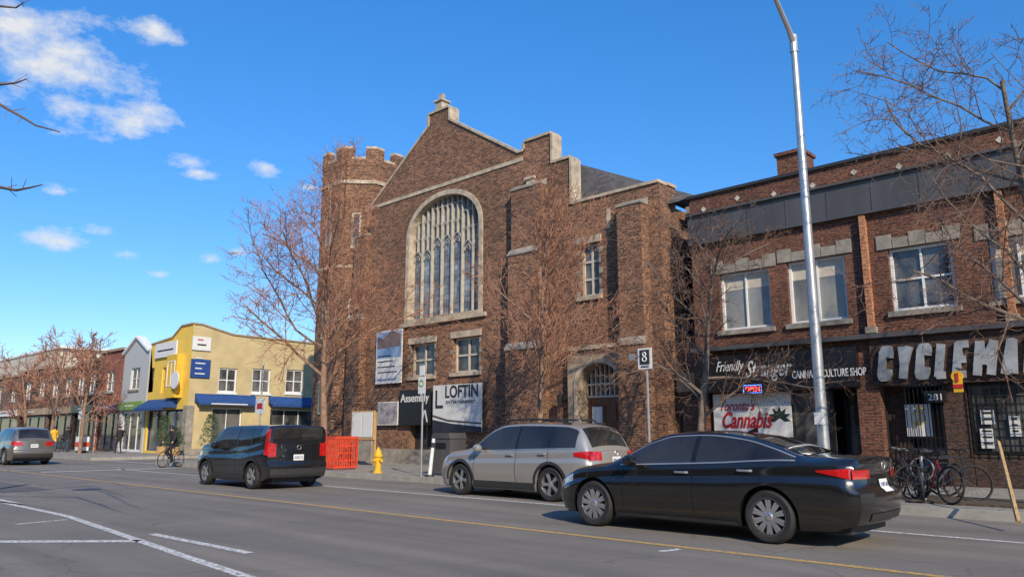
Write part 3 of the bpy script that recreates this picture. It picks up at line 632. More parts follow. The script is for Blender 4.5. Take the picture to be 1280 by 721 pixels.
# unseen opposite row behind the camera, added for glass and paint to reflect
for i,(xa,xb,hz,mt) in enumerate(((-62,-45,7.5,'brownbrick'),(-44,-28,8.5,'redbrick'),(-27.5,-14,7.2,'brownbrick'),(-13.5,-1,8.2,'tan'),(-.5,14,7.4,'brownbrick'))):
    o=root('added_facing_building',((xa+xb)/2,-9,.15),['long brown','tall red','low brown','tan rendered','wide brown'][i]+' shop building added across the street behind the viewpoint for reflections','building');mpn=lambda a,b,d:(a,-9-d,b)
    ws=[(xa+1+k*3,xa+2.6+k*3,4.4,6.0) for k in range(int((xb-xa-2)/3))]
    part('front_wall',MB().panel(rect(xa,xb,0,hz),[rect(*w_) for w_ in ws]+[rect(xa+.5,xb-.5,.3,2.9)],mpn,.3),M[mt],o)
    for w_ in ws:window(o,*w_,mpn,'white','winA',2,1)
    window(o,xa+.5,xb-.5,.3,2.9,mpn,'black','winA',5,1,name='shop_window')
# ================= CARS
def herm(pts):
    xs=[p[0] for p in pts];ys=[p[1] for p in pts];n=len(xs)
    d=[(ys[i+1]-ys[i])/(xs[i+1]-xs[i]) for i in range(n-1)]
    m=[d[0]]+[0 if d[i-1]*d[i]<=0 else 2*d[i-1]*d[i]/(d[i-1]+d[i]) for i in range(1,n-1)]+[d[-1]]
    def f(x):
        if x<=xs[0]:return ys[0]
        if x>=xs[-1]:return ys[-1]
        i=0
        while x>xs[i+1]:i+=1
        h=xs[i+1]-xs[i];t=(x-xs[i])/h
        return (2*t**3-3*t*t+1)*ys[i]+(t**3-2*t*t+t)*h*m[i]+(-2*t**3+3*t*t)*ys[i+1]+(t**3-t*t)*h*m[i+1]
    return f
KP=herm([(0,.925),(.12,.955),(.22,.962),(.42,.995),(.66,1.0),(.735,.985),(.78,.962),(.9,.955),(1,.935)])
def car(sp,paint,label,cat,loc,rz,group=None):
    o=root(sp['name'],loc,label,cat,group,rz)
    xr,xf=sp['x'];zt,zb,Wd,Wr=[herm(sp[k]) for k in ('zt','zb','W','Wr')];rd=herm(sp['rd']);fd=herm(sp['fd']);xw=sp['xw'];Rw=sp['Rw'];Ra=Rw+.055;crown=sp.get('crown',.045)
    sill=herm([(xr,.30),(xr+.25,.22),(xw[0],.19),(xw[1],.19),(xf-.3,.2),(xf,.26)])
    def zbot(x):
        z=sill(x)
        for w in xw:
            if abs(x-w)<Ra:z=max(z,Rw+math.sqrt(Ra*Ra-(x-w)**2))
        return z
    def zr(x):return max(zt(x)-crown,zb(x)+.012)
    def ya(x,z):
        s_=(z-.19)/(zb(x)-.19);return Wd(x)*KP(max(0,min(1,s_)))
    def yat(x,z):
        if z<=zb(x):return ya(x,z)
        u=min(1,(z-zb(x))/(zr(x)-zb(x)));y0=Wd(x)*.935;y1=min(Wr(x),y0-.004);return y0+(y1-y0)*u+.035*sin(pi*u)*min(1,(zr(x)-zb(x))/.3)
    def df(x,y,z):
        if x<xr+.45:x+=((xr+.45-x)/.45)**2*rd(z)
        if x>xf-.45:x+=((x-xf+.45)/.45)**2*fd(z)
        return x,y,z
    def sec(x):
        p=[];b0=zbot(x);b1=zb(x)
        for i in range(19):z=b0+(b1-b0)*i/18;p.append((ya(x,z),z))
        for i in range(1,7):z=b1+(zr(x)-b1)*i/6;p.append((yat(x,z),z))
        yr,z0=p[-1];z1=max(zt(x),z0+.008)
        for i in range(1,8):
            u=i/7;p.append((yr*(1-u),z0+(z1-z0)*(1-(1-u)**2.4)))
        return p
    st=set();x=xr
    while x<xf:st.add(round(x,4));x+=.045
    st.add(xf)
    for w in xw:
        for k in range(-12,13):st.add(round(w+Ra*sin(pi/2*k/12),4))
        st.add(round(w+Ra+.002,4));st.add(round(w-Ra-.002,4))
    for k in range(8):st.add(round(xr+.012*k,4));st.add(round(xf-.012*k,4))
    st=sorted(st);b=MB()
    for sg in (1,-1):
        b.grid([[df(x,sg*y,z) for y,z in sec(x)] for x in st])
        b.grid([[df(x,sg*sec(x)[0][0],sec(x)[0][1]),df(x,sg*(sec(x)[0][0]-.07),sec(x)[0][1])] for x in st])
    def cap(x,bl,dirn,off=0):
        def f(y,z,w):return df(x,y,z)[0]+dirn*(bl*(1-min(1,abs(y/max(w,.05)))**2.5)+off),y,z
        return f
    cr=cap(xr,sp['bl'],-1);cf=cap(xf,.14,1)
    for c_,x in ((cr,xr),(cf,xf)):
        b.grid([[c_(y*(-1+2*k/16),z,y) for k in range(17)] for y,z in sec(x)])
    bmesh.ops.remove_doubles(b.b,verts=b.b.verts,dist=.0008)
    part('body',b,paint,o,w=False,smooth=True,ang=38)
    u=MB().box(xr+.15,xf-.15,-Wd(0)+.27,Wd(0)-.27,.17,.62)
    for w in xw:u.box(w-Ra,w+Ra,-Wd(0)+.27,Wd(0)-.27,.6,.8)
    u.box(xw[0]+Ra+.02,xw[1]-Ra-.02,-Wd(0)+.1,Wd(0)-.1,.18,.3);u.box(xr+.04,xr+.3,-.62,.62,.3,.5)
    part('underbody',u,M['plastic'],o,w=False)
    def sidep(name,x0,x1,lo,hi,mt,sides=(1,-1),off=.006,nx=14,nz=5,par=None,label=None):
        r=None
        for sg in sides:
            p=MB();lo_=lo if callable(lo) else (lambda x,l=lo:l);hi_=hi if callable(hi) else (lambda x,h=hi:h);rows=[]
            for i in range(nx+1):
                x=x0+(x1-x0)*i/nx;a=lo_(x);c=max(hi_(x),a+.002)
                rows.append([df(x,sg*(yat(x,a+(c-a)*j/nz)+off),a+(c-a)*j/nz) for j in range(nz+1)])
            p.grid(rows);r=part(name,p,mt,par or o,w=False,smooth=True,label=label)
        return r
    def topp(name,x0,x1,u0,mt,off=.007,nx=12):
        p=MB();rows=[]
        for i in range(nx+1):
            x=x0+(x1-x0)*i/nx;s_=sec(x);dz=(zt(x+.02)-zt(x-.02))/.04;n=Vector((-dz,0,1)).normalized()*off;row=[]
            yr,z0=s_[24];z1=max(zt(x),z0+.008)
            for k in range(-8,9):
                u=1-abs(k)/8*(1-u0);y=yr*(1-u)*(1 if k>0 else -1);z=z0+(z1-z0)*(1-(1-u)**2.4)
                row.append(Vector(df(x,y,z))+n)
            rows.append(row)
        p.grid(rows);return part(name,p,mt,o,w=False,smooth=True)
    def capp(name,y0,y1,z0,z1,mt,off=.006,ny=8,nz=6,par=None):
        p=MB();rows=[]
        for j in range(nz+1):
            z=z0+(z1-z0)*j/nz;w=yat(xr,z)
            rows.append([(lambda q:(q[0]-off,q[1],q[2]))(cr(y0+(y1-y0)*i/ny,z,w)) for i in range(ny+1)])
        p.grid(rows);return part(name,p,mt,par or o,w=False,smooth=True)
    def whi(x):return min(zr(x)-.045,sp['wtop'])
    for x0,x1 in sp['wins']:
        sidep('side_window',x0,x1,lambda x:zb(x)+.03,whi,M['carglass'])
    sidep('window_trim',sp['wins'][0][0]-.05,sp['wins'][-1][1]+.03,lambda x:zb(x)+.012,lambda x:zb(x)+.03,M['alu' if sp['chrome'] else 'plastic'],off=.009)
    if sp['chrome']:sidep('window_top_trim',sp['wins'][0][0]-.03,sp['wins'][-1][1],lambda x:max(whi(x)+.004,zb(x)+.03),lambda x:max(whi(x)+.018,zb(x)+.044),M['alu'],off=.007,nz=1,nx=30)
    for a_,b_ in zip(sp['wins'],sp['wins'][1:]):sidep('window_pillar',a_[1],b_[0],lambda x:zb(x)+.03,whi,M['black'],nx=3)
    topp('windscreen',sp['ws'][0],sp['ws'][1],.07,M['carglass']);topp('rear_window',sp['rw'][0],sp['rw'][1],.09,M['carglass'])
    for x in sp['seams']:sidep('door_seam',x,x+.011,lambda x:max(.26,zbot(x)+.01),lambda x:zb(x)+.01,M['black'],off=.003,nx=1,nz=14)
    sidep('sill_seam',xw[0]+Ra+.05,xw[1]-Ra-.08,.262,.272,M['black'],off=.003,nz=1)
    if sp['clad']:
        sidep('cladding',xw[0]+Ra+.03,xw[1]-Ra-.03,.2,.36,M['plastic'],off=.012)
        for w in xw:
            for sg in (1,-1):
                p=MB();rows=[]
                for k in range(25):
                    a_=pi*k/24;rw=[]
                    for rr in (Ra-.004,Ra+.06):
                        x=w+rr*cos(a_);z=Rw+rr*sin(a_);x=max(xr+.02,min(xf-.02,x));rw.append(df(x,sg*(yat(x,z)+.012),z))
                    rows.append(rw)
                p.grid(rows);part('arch_cladding',p,M['plastic'],o,w=False,smooth=True)
    else:sidep('sill_trim',xw[0]+Ra+.05,xw[1]-Ra-.05,.2,.245,M['plastic'],off=.010)
    for x in sp['handles']:
        for sg in (1,-1):
            z=zb(x)-sp.get('hz',.09);y=sg*(yat(x,z)+.03);part('door_handle',MB().path([(x-.11,y-sg*.03,z),(x-.09,y,z),(x+.07,y,z),(x+.1,y-sg*.03,z)],.016,6),M['alu'] if sp['chrome'] else paint,o,w=False,smooth=True)
    for sg in (1,-1):
        x=sp['mir'];z=zb(x)+.08;y=sg*(Wd(x)+.10);m_=MB();m_.lathe([(0.001,-.11),(.055,-.1),(.085,-.05),(.09,.02),(.07,.08),(.001,.1)],(x,y,z),12,'y');m_.tube((x,sg*Wd(x)*.93,z-.07),(x,y,z-.03),.02)
        part('wing_mirror',m_,paint,o,w=False,smooth=True)
    for sg in (1,-1):
        for y0,y1,z0,z1 in sp['tails']:capp('taillight',sg*y0,sg*y1,z0,z1,M['tail'])
        for x0,x1,z0,z1 in sp['tside']:sidep('taillight_side',x0,x1,lambda x:z0+(x-x0)/(x1-x0)*sp.get('tsk',.06),lambda x:z1-(x-x0)/(x1-x0)*.03,M['tail'],sides=(sg,),nx=6,off=.012)
        sidep('headlight',xf-.42,xf-.03,lambda x:zb(x)-.14,lambda x:zb(x)-.03,M['lampclear'],sides=(sg,),nx=6)
    capp('licence_plate',-.15,.15,sp['pz'],sp['pz']+.15,M['paper'],off=.012)
    w=yat(xr,.8);xp=cr(0,sp['pz']+.07,w)[0]-.016
    text(sp['plate'],M['bluesign'],o,-.12,.12,sp['pz']+.04,sp['pz']+.11,mtx=Matrix(((0,0,-1,xp),(-1,0,0,0),(0,1,0,0),(0,0,0,1))),ext=.002,w=False)
    capp('bumper_insert',-.55,.55,.33,.43,M['plastic'],off=.01)
    ez=sp['ez'];c0=cr(0,ez,w)[0]-.012;em=MB();em.ring((c0,0,ez),.055,.006,20,4,'x');part('emblem',em,M['alu'],o,w=False)
    if sp['clad']:capp('rear_cladding',-.8,.8,.3,.52,M['plastic'],off=.008)
    if sp.get('rails'):
        for sg in (1,-1):
            r_=MB();pts=[(x/10.,sg*(Wr(x/10.)-.03),zt(x/10.)+(.055 if -15<x<2 else -.01)) for x in range(-17,5)];r_.path(pts,.024,6);part('roof_rail',r_,M['plastic'],o,w=False,smooth=True)
    fn=MB();xx=sp['fin'];fn.prism([(xx-.09,zt(xx)),(xx+.1,zt(xx)),(xx-.08,zt(xx)+.075)],lambda a_,b_,d:(a_,-.015+.03*d,b_),0,1);part('antenna_fin',fn,paint,o,w=False)
    ty=MB().lathe([(Rw*.64,-.10),(Rw*.70,-.112),(Rw*.9,-.115),(Rw*.975,-.09),(Rw,-.05),(Rw,.05),(Rw*.975,.09),(Rw*.9,.115),(Rw*.70,.112),(Rw*.64,.10)],(0,0,0),40,'y')
    tym=mesh_of(ty,'tyre',M['rubber'],smooth=True)
    rm=MB().lathe([(Rw*.69,.112),(Rw*.72,.108),(Rw*.69,.095),(Rw*.66,.085),(Rw*.63,.02),(Rw*.62,-.08)],(0,0,0),40,'y')
    ns=sp['spokes']
    for k in range(ns):
        for off in ((-.10,.10) if sp['dbl'] else (0,)):
            a_=2*pi*k/ns+off;wd=.017
            def P2(r_,s_,d):return (r_*cos(a_)-s_*sin(a_),d,r_*sin(a_)+s_*cos(a_))
            q=[(.05,wd*1.1,.085),(.05,-wd*1.1,.085),(Rw*.67,-wd,.10),(Rw*.67,wd,.10)]
            f_=[P2(*v) for v in q];k_=[P2(v[0],v[1],v[2]-.035) for v in q]
            rm.face(f_);[rm.face([f_[i],f_[(i+1)%4],k_[(i+1)%4],k_[i]]) for i in range(4)]
    rm.lathe([(.001,.1),(.04,.098),(.06,.085),(.06,.05)],(0,0,0),16,'y')
    rmm=mesh_of(rm,'rim',M['rim'],smooth=True,ang=30)
    bk=mesh_of(MB().lathe([(.001,.03),(.15,.03),(.15,.0),(Rw*.62,.0)],(0,0,0),24,'y'),'brake',M['rimdark'])
    for x in xw:
        for sg in (1,-1):
            wo=bpy.data.objects.new('wheel',tym);C.objects.link(wo);wo.parent=o;wo.location=(x,sg*(Wd(x)-.125),Rw);wo.rotation_euler=(0,random.random()*2,0 if sg>0 else pi)
            for nm,me in (('rim',rmm),('brake_disc',bk)):
                ro=bpy.data.objects.new(nm,me);C.objects.link(ro);ro.parent=wo
    return o
camry=dict(name='sedan_car',x=(-2.43,2.34),xw=(-1.335,1.49),Rw=.34,crown=.035,
 zt=[(-2.43,1.06),(-2.38,1.115),(-2.2,1.13),(-1.85,1.14),(-1.4,1.265),(-.95,1.385),(-.35,1.445),(.15,1.43),(.55,1.325),(1.1,1.05),(1.25,.995),(1.7,.93),(2.1,.82),(2.28,.73),(2.34,.65)],
 zb=[(-2.43,.98),(-2.1,1.035),(-1.6,1.04),(-.6,.985),(.3,.945),(1.1,.91),(1.7,.86),(2.1,.74),(2.34,.57)],
 W=[(-2.43,.80),(-2.3,.865),(-2.0,.90),(-1.4,.92),(0,.905),(1.4,.92),(1.9,.88),(2.2,.78),(2.34,.64)],
 Wr=[(-2.43,.66),(-2.1,.70),(-1.75,.68),(-1.2,.59),(-.6,.56),(.2,.56),(.7,.63),(1.2,.74),(1.8,.74),(2.34,.5)],
 rd=[(.2,.14),(.35,.0),(.55,-.05),(.68,-.045),(.74,.02),(.9,.04),(1.04,.0),(1.12,-.05)],fd=[(.2,-.08),(.45,.0),(.65,.0),(.8,-.1)],bl=.09,
 wins=[(-1.66,-1.17),(-1.13,-.28),(-.20,.96)],wtop=1.39,chrome=True,ws=(.33,1.12),rw=(-1.80,-1.02),seams=[-1.24,-.24,.93],clad=False,handles=[-1.02,-.05],hz=.10,mir=.72,
 tails=[(.40,.80,.845,.955)],tside=[(-2.41,-1.98,.845,.975)],tsk=.08,pz=.68,plate='CVKS 186',ez=1.0,spokes=10,dbl=True,fin=-.75)
outback=dict(name='estate_car',x=(-2.33,2.3),xw=(-1.33,1.415),Rw=.355,crown=.05,
 zt=[(-2.33,1.06),(-2.28,1.14),(-2.08,1.42),(-1.93,1.56),(-1.6,1.625),(-.4,1.655),(.2,1.625),(.5,1.53),(1.15,1.13),(1.35,1.075),(1.8,1.02),(2.15,.92),(2.3,.78)],
 zb=[(-2.33,1.0),(-2.15,1.08),(-1.2,1.06),(0,1.02),(1.1,.98),(1.8,.92),(2.1,.8),(2.3,.65)],
 W=[(-2.33,.78),(-2.2,.85),(-1.9,.895),(-1.2,.91),(0,.90),(1.4,.91),(1.9,.87),(2.15,.78),(2.3,.66)],
 Wr=[(-2.33,.68),(-2.1,.66),(-1.8,.62),(-1.0,.61),(.2,.60),(.7,.66),(1.2,.74),(1.8,.74),(2.3,.52)],
 rd=[(.2,.1),(.4,-.05),(.62,-.06),(.7,.0),(1.1,.03),(1.5,.0)],fd=[(.2,-.08),(.45,.0),(.65,.0),(.9,-.08)],bl=.10,
 wins=[(-1.98,-1.3),(-1.24,-.38),(-.30,.98)],wtop=1.56,chrome=True,ws=(.36,1.2),rw=(-2.27,-1.97),seams=[-1.27,-.34,.95],clad=True,handles=[-1.1,-.15],mir=.72,
 tails=[(.46,.79,.86,1.04)],tside=[(-2.31,-1.96,.88,1.05)],pz=.78,plate='BXKL 402',ez=1.0,spokes=5,dbl=True,fin=-1.4,rails=True)
soul=dict(name='hatchback_car',x=(-2.0,1.98),xw=(-1.28,1.29),Rw=.335,crown=.035,
 zt=[(-2.0,1.16),(-1.99,1.38),(-1.97,1.55),(-1.90,1.62),(-1.2,1.635),(-.3,1.635),(.5,1.60),(.74,1.50),(1.02,1.25),(1.12,1.17),(1.6,1.11),(1.88,1.03),(1.98,.92)],
 zb=[(-2.0,1.12),(-1.9,1.22),(-1.5,1.16),(-1.0,1.08),(0,1.02),(1.0,1.0),(1.5,.97),(1.8,.90),(1.98,.80)],
 W=[(-2.0,.85),(-1.96,.88),(-1.7,.90),(-1.2,.905),(0,.885),(1.2,.905),(1.6,.89),(1.85,.85),(1.98,.78)],
 Wr=[(-2.0,.81),(-1.9,.78),(-1.6,.74),(-.8,.71),(.2,.70),(.7,.72),(1.1,.79),(1.6,.80),(1.98,.68)],
 rd=[(.2,.06),(.4,-.05),(.62,-.05),(.7,.0),(1.1,.0),(1.5,.0)],fd=[(.2,-.08),(.45,.0),(.65,.0),(.9,-.05)],bl=.04,
 wins=[(-1.50,-1.17),(-1.10,-.40),(-.32,.92)],wtop=1.53,chrome=False,ws=(.54,1.09),rw=(-1.995,-1.955),seams=[-1.14,-.36,.88],clad=True,handles=[-.98,-.18],mir=.62,
 tails=[(.64,.85,.82,1.15)],tside=[(-1.995,-1.86,.86,1.53)],tsk=.02,pz=.72,plate='AKRB 315',ez=1.05,spokes=5,dbl=True,fin=-1.4)
suv=copy.deepcopy(outback);suv.update(name='suv_car',rails=False,plate='CEPX 907',wtop=1.62)
suv['zt']=[(a_,z_+.05 if a_<.9 else z_+.03) for a_,z_ in suv['zt']]
car(camry,M['paintblack'],'glossy black four door sedan nearest the camera, driving in the lane','car',(-5.88,10.64,0),pi)
car(outback,M['paintsilver'],'silver beige estate car with roof rails parked at the kerb outside the church','car',(-11.92,13.40,0),pi)
car(soul,M['paintnavy'],'boxy black hatchback with tall red tail lights, driving away mid street','car',(-19.85,10.98,0),pi)
car(suv,M['paintgrey'],'grey suv far down the road, cut by the left frame edge','car',(-42.0,10.9,0),pi)
# ================= STREET FURNITURE
X=XA(1030,15.5);o=root('street_lamp',(X,15.5,.15),'tall grey metal street lamp standing behind the black sedan','street lamp')
part('pole',MB().tube((X,15.5,.15),(X,15.5,9.95),.12,.07,16,False),M['alu'],o,smooth=True);part('base_flange',MB().tube((X,15.5,.15),(X,15.5,.2),.22,.22,12).tube((X,15.5,.2),(X,15.5,.55),.16,.15,12),M['alu'],o)
part('arm',MB().path([(X,15.5,9.8),(X,15.3,10.05),(X,14.4,10.75),(X,13.2,11.3),(X,12.4,11.45)],[.07,.06,.05,.045,.04],8),M['alu'],o,smooth=True)
part('collar',MB().tube((X,15.5,9.6),(X,15.5,10.0),.09,.085,12),M['alu'],o)
part('lamp_head',MB().box(X-.15,X+.15,11.7,12.45,11.38,11.52),M['alu'],o)
part('sticker',MB().mbox(X-.09,X+.06,F(1030,530,15.4)[1],F(1030,515,15.4)[1],-.15,-.135,fy(15.5)),M['paper'],o)
def signpost(px,Y,top,label,plates):
    X=XA(px,Y);o=root('sign_post',(X,Y,.15),label,'sign')
    part('pole',MB().tube((X,Y,.15),(X,Y,top),.03,.03,8),M['alu'],o)
    for hw,z0,z1,mt,dx in plates:part('sign_plate',MB().box(X-hw+dx,X+hw+dx,Y-.05,Y-.032,z0,z1),M[mt],o)
    return o,X,Y
zA,zB=F(809,461,15.3)[1],F(809,435,15.3)[1]
o,X,Y=signpost(812,15.3,3.35,'black and white square sign on a thin pole behind the silver estate car',[(.19,zA,zB,'paper',-.02)])
part('black_field',MB().box(X-.15,X+.11,15.235,15.249,zA+.11,zB-.04),M['plastic'],o)
zc=(zA+zB)/2+.035;part('white_ring',MB().ring((X-.02,15.23,zc+.065),.042,.015,18,4),M['paper'],o);part('white_ring',MB().ring((X-.02,15.228,zc-.05),.055,.015,18,4),M['paper'],o);part('sign_arrow',MB().box(X-.13,X+.09,15.24,15.249,zA+.04,zA+.07),M['plastic'],o)
part('camera_box',MB().box(X-.45,X-.3,15.24,15.26,zc-.05,zc+.1).tube((X-.4,15.25,zc),(X,15.25,zc+.05),.015),M['alu'],o)
o,X,Y=signpost(527,15.1,F(527,456,15.1)[1],'parking sign with green ring above white plate on pole beside white bollard',[(.16,F(527,492,15.1)[1],F(527,471,15.1)[1],'paper',0),(.11,F(527,470,15.1)[1]+.02,F(527,457,15.1)[1],'paper',0)])
part('sign_ring',MB().ring((X,15.04,F(527,479,15.1)[1]),.09,.016,20,4),M['green'],o)
o,X,Y=signpost(117,19.0,F(117,497,19.)[1],'slim grey lamp post with curved arm at the far street corner',[])
part('arm',MB().path([(X,19,F(117,499,19.)[1]),(X+.3,18.8,F(117,494,19.)[1]),(X+2.,18.6,F(130,491,19.)[1])],.05,6).box(X+1.6,X+2.5,18.5,18.7,F(130,491,19.)[1]-.05,F(130,491,19.)[1]+.08),M['alu'],o)
o,X,Y=signpost(97,18.,F(97,500,18.)[1],'small white street sign on a pole by the red and white box',[(.35,F(97,524,18.)[1],F(97,514,18.)[1],'paper',0)])
o,X,Y=signpost(323,15.4,4.2,'white regulatory sign at the side street corner beyond the black hatchback',[(.35,F(323,517,15.4)[1],F(323,498,15.4)[1],'paper',0)])
part('sign_marking',MB().box(X-.2,X+.2,15.34,15.349,F(323,511,15.4)[1],F(323,504,15.4)[1]),M['redink'],o)
X,Y=XA(473,15.5),15.5;o=root('fire_hydrant',(X,Y,.15),'yellow fire hydrant on the pavement in front of the church','hydrant')
part('barrel',MB().lathe([(.16,.15),(.16,.2),(.11,.21),(.11,.65),(.15,.66),(.15,.71),(.12,.74),(.10,.84),(.05,.9),(.03,.96),(.001,.97)],(X,Y,0),16),M['hyd'],o,smooth=True)
for v in ((.19,0),(-.19,0),(0,-.2)):part('nozzle',MB().tube((X,Y,.55),(X+v[0],Y+v[1],.55),.06,.06,10),M['hyd'],o)
X=XA(541,15.2);o=root('marker_post',(X,15.2,.15),'white flexible marker post leaning beside the parking sign pole','post')
part('post',MB().tube((X-.12,15.2,.2),(X+.03,15.2,1.25),.06,.05,10),M['white'],o,smooth=True);part('foot',MB().tube((X-.12,15.2,.15),(X-.12,15.2,.21),.15,.12,12),M['plastic'],o);part('reflective_band',MB().tube((X-.005,15.2,1.0),(X+.015,15.2,1.14),.062,.06,10),M['plastic'],o)
X=XA(562,16.2);o=root('litter_bin',(X,16.2,.15),'dark grey street litter bin behind the front of the silver estate car','bin')
part('cabinet',MB().box(X-.4,X+.4,15.85,16.5,.2,1.25),M['flash'],o);part('hood',MB().prism([(X-.43,1.25),(X+.43,1.25),(X+.36,1.42),(X-.36,1.42)],fy(15.82),0,.7),M['flash'],o);part('opening',MB().box(X-.22,X+.22,15.83,15.848,.95,1.12),M['black'],o)
x0,x1=XA(386,15.6),XA(418,15.6);o=root('safety_barrier',((x0+x1)/2,16,.15),'bright red plastic mesh safety barrier around the foot of the big street tree','barrier')
def fence(a0,a1,mp):
    b=MB();b.mbox(a0,a1,1.22,1.3,0,.03,mp);b.mbox(a0,a1,.2,.28,0,.03,mp);n=int(abs(a1-a0)/.10)
    for k in range(n+1):
        x=a0+(a1-a0)*k/n;b.mbox(x-.02,x+.02,.28,1.22,.003,.027,mp)
    for z in (.45,.7,.95):b.mbox(a0,a1,z,z+.045,.028,.036,mp)
    return b
part('barrier_panel',fence(x0,x1,fy(15.6)),M['red'],o);part('barrier_panel',fence(15.65,16.55,fx(x1)),M['red'],o);part('barrier_panel',fence(15.65,16.55,fx(x0)),M['red'],o);part('barrier_panel',fence(x0,x1,fy(16.56)),M['red'],o)
x0,x1=XA(438,19),XA(466,19);z0,z1=F(452,546,19)[1],F(452,515,19)[1];o=root('notice_board',((x0+x1)/2,19,.15),'freestanding wooden notice board with white sheets near the red barrier','notice board')
part('frame',MB().box(x0,x1,19,19.08,z0-.1,z1+.06),M['rawwood'],o);part('sheet',MB().box(x0+.08,(x0+x1)/2-.03,18.98,18.998,z0,z1),M['paper'],o);part('sheet',MB().box((x0+x1)/2+.03,x1-.08,18.98,18.998,z0,z1),M['paper'],o)
for x in (x0+.06,x1-.06):part('post',MB().box(x-.05,x+.05,19.085,19.16,.15,z1),M['rawwood'],o)
part('lower_panel',MB().box(x0+.1,x1-.1,19.0,19.06,.3,z0-.15),M['greystone'],o)
o=solo('wooden_stake',MB().tube((*G(1273,652,.15),.15),(*[F(1248,552,15.2)[0],15.2],F(1248,552,15.2)[1]),.035,.03,6),M['rawwood'],(*G(1273,652,.15),.15),'thin pale wooden stake leaning in the tree pit at the right','stake')
struct('tree_pit',MB().box(-4.6,-1.4,15.6,17.2,.1,.19),M['soil'])
def bike(mt,label,loc,rz,tilt=0,group='bicycles locked together outside the bike shop'):
    o=root('bicycle',loc,label,'bicycle',group,rz);o.rotation_euler=(tilt,0,rz)
    fr=MB();bb=(-.05,0,.28);seat=(-.2,0,.78);hd=(.36,0,.82);hb=(.42,0,.6);rr=(-.52,0,.34);fw=(.52,0,.34)
    for a_,b_,r_ in ((bb,seat,.018),(seat,hd,.016),(bb,hb,.02),(hb,hd,.02),(bb,rr,.012),((-.19,0,.72),rr,.01),(hb,fw,.014)):fr.tube(a_,b_,r_,n=6)
    part('frame',fr,mt,o,w=False)
    for c in (rr,fw):
        wo=part('wheel',MB().ring(c,.325,.018,28,6),M['rubber'],o,w=False)
        s_=MB().ring(c,.305,.006,24,4)
        for k in range(14):s_.tube(c,(c[0]+.305*cos(k*pi/7),0,c[2]+.305*sin(k*pi/7)),.002,n=3)
        part('spokes',s_,M['rimdark'],wo,w=False)
    part('handlebar',MB().path([(.40,.26,.9),(.34,.2,.96),(.35,0,.95),(.34,-.2,.96),(.40,-.26,.9)],.013,6).tube(hd,(.35,0,.95),.014),M['black'],o,w=False)
    part('saddle',MB().path([(-.34,0,.90),(-.26,0,.915),(-.1,0,.90),(-.02,0,.89)],[.06,.07,.035,.02],8).tube(seat,(-.22,0,.9),.013),M['black'],o,w=False)
    cr_=MB().ring(bb,.09,.008,16,4).tube((-.05,.06,.28),(.1,.06,.2),.01).tube((-.05,-.06,.28),(-.2,-.06,.36),.01);cr_.box(.06,.14,.06,.14,.19,.21);cr_.box(-.24,-.16,-.14,-.06,.35,.37);part('crank',cr_,M['plastic'],o,w=False);return o
for px_,Y_,rz,mt,lb_,ti in ((1132,16.6,2.2,'bikegrey','leftmost dark bicycle of the locked group, partly behind the sedan tail',.05),(1146,16.2,1.9,'bikegrey','dark bicycle with raised handlebar second from left in the group',-.08),(1156,15.9,2.5,'bikered','bicycle with dark red frame in the middle of the group',.1),(1174,16.1,.55,'bikegrey','rightmost dark bicycle standing nearly side on',-.05),(1140,17.4,.3,'bikegrey','dark bicycle at the back of the group near the shop wall',.05),(1165,16.7,1.2,'bikegrey','dark bicycle seen nearly end on between the red one and rightmost one',.06)):
    bike(M[mt],lb_,(XA(px_,Y_),Y_,.15),rz,ti)
o=root('bike_stand',(XA(1150,16.),16.,.15),'grey metal ring and post bike stand among the locked bicycles','bike stand');X=XA(1150,16.);part('post',MB().tube((X,16,.15),(X,16,1.05),.03),M['alu'],o);part('ring',MB().ring((X,16,.75),.2,.015),M['alu'],o)
# ================= PEOPLE
def person(name,label,loc,rz,J,E_,hair=True,top='cloth',leg='cloth',sc=1.):
    o=root(name,loc,label,'person',None,rz)
    names=list(J);me=bpy.data.meshes.new('body');me.from_pydata([Vector(J[n][:3])*sc for n in names],[(names.index(a_),names.index(b_)) for a_,b_ in E_],[])
    ob=bpy.data.objects.new('body',me);C.objects.link(ob);ob.modifiers.new('s','SKIN')
    try:
        sv=me.skin_vertices[0].data
        for i,n in enumerate(names):sv[i].radius=(J[n][3]*sc,J[n][4]*sc if len(J[n])>4 else J[n][3]*sc);sv[i].use_root=(n=='pelvis')
    except Exception as ex:print('skin',ex)
    m_=ob.modifiers.new('u','SUBSURF');m_.levels=2;m_.render_levels=2
    bpy.context.view_layer.update();m2=bpy.data.meshes.new_from_object(ob.evaluated_get(bpy.context.evaluated_depsgraph_get()));bpy.data.objects.remove(ob)
    for mt in (M[leg],M[top],M['skin'],M['black']):m2.materials.append(mt)
    hx=Vector(J['head'][:3])*sc;nk=J['neck'][2]*sc;pz=J['pelvis'][2]*sc
    hands=[Vector(J[n][:3])*sc for n in names if n.startswith('hand')];feet=[Vector(J[n][:3])*sc for n in names if n.startswith('toe') or n.startswith('foot')]
    for p in m2.polygons:
        c=p.center;p.use_smooth=True;k=1
        if c.z>nk and (c-hx).length<.2:k=2
        elif any((c-h).length<.09 for h in hands):k=2
        elif any((c-h).length<.1 for h in feet):k=3
        elif c.z<pz+.02 and not any((c-h).length<.3 for h in hands):k=0
        p.material_index=k
    b=bpy.data.objects.new('body',m2);C.objects.link(b);b.parent=o
    hm=MB();hm.lathe([(.001,.115),(.05,.108),(.085,.07),(.098,.02),(.094,-.03)],tuple(hx+Vector((-.012,0,.02))),14);part('hair' if hair else 'helmet',hm,M['black'],o,w=False,smooth=True);return o
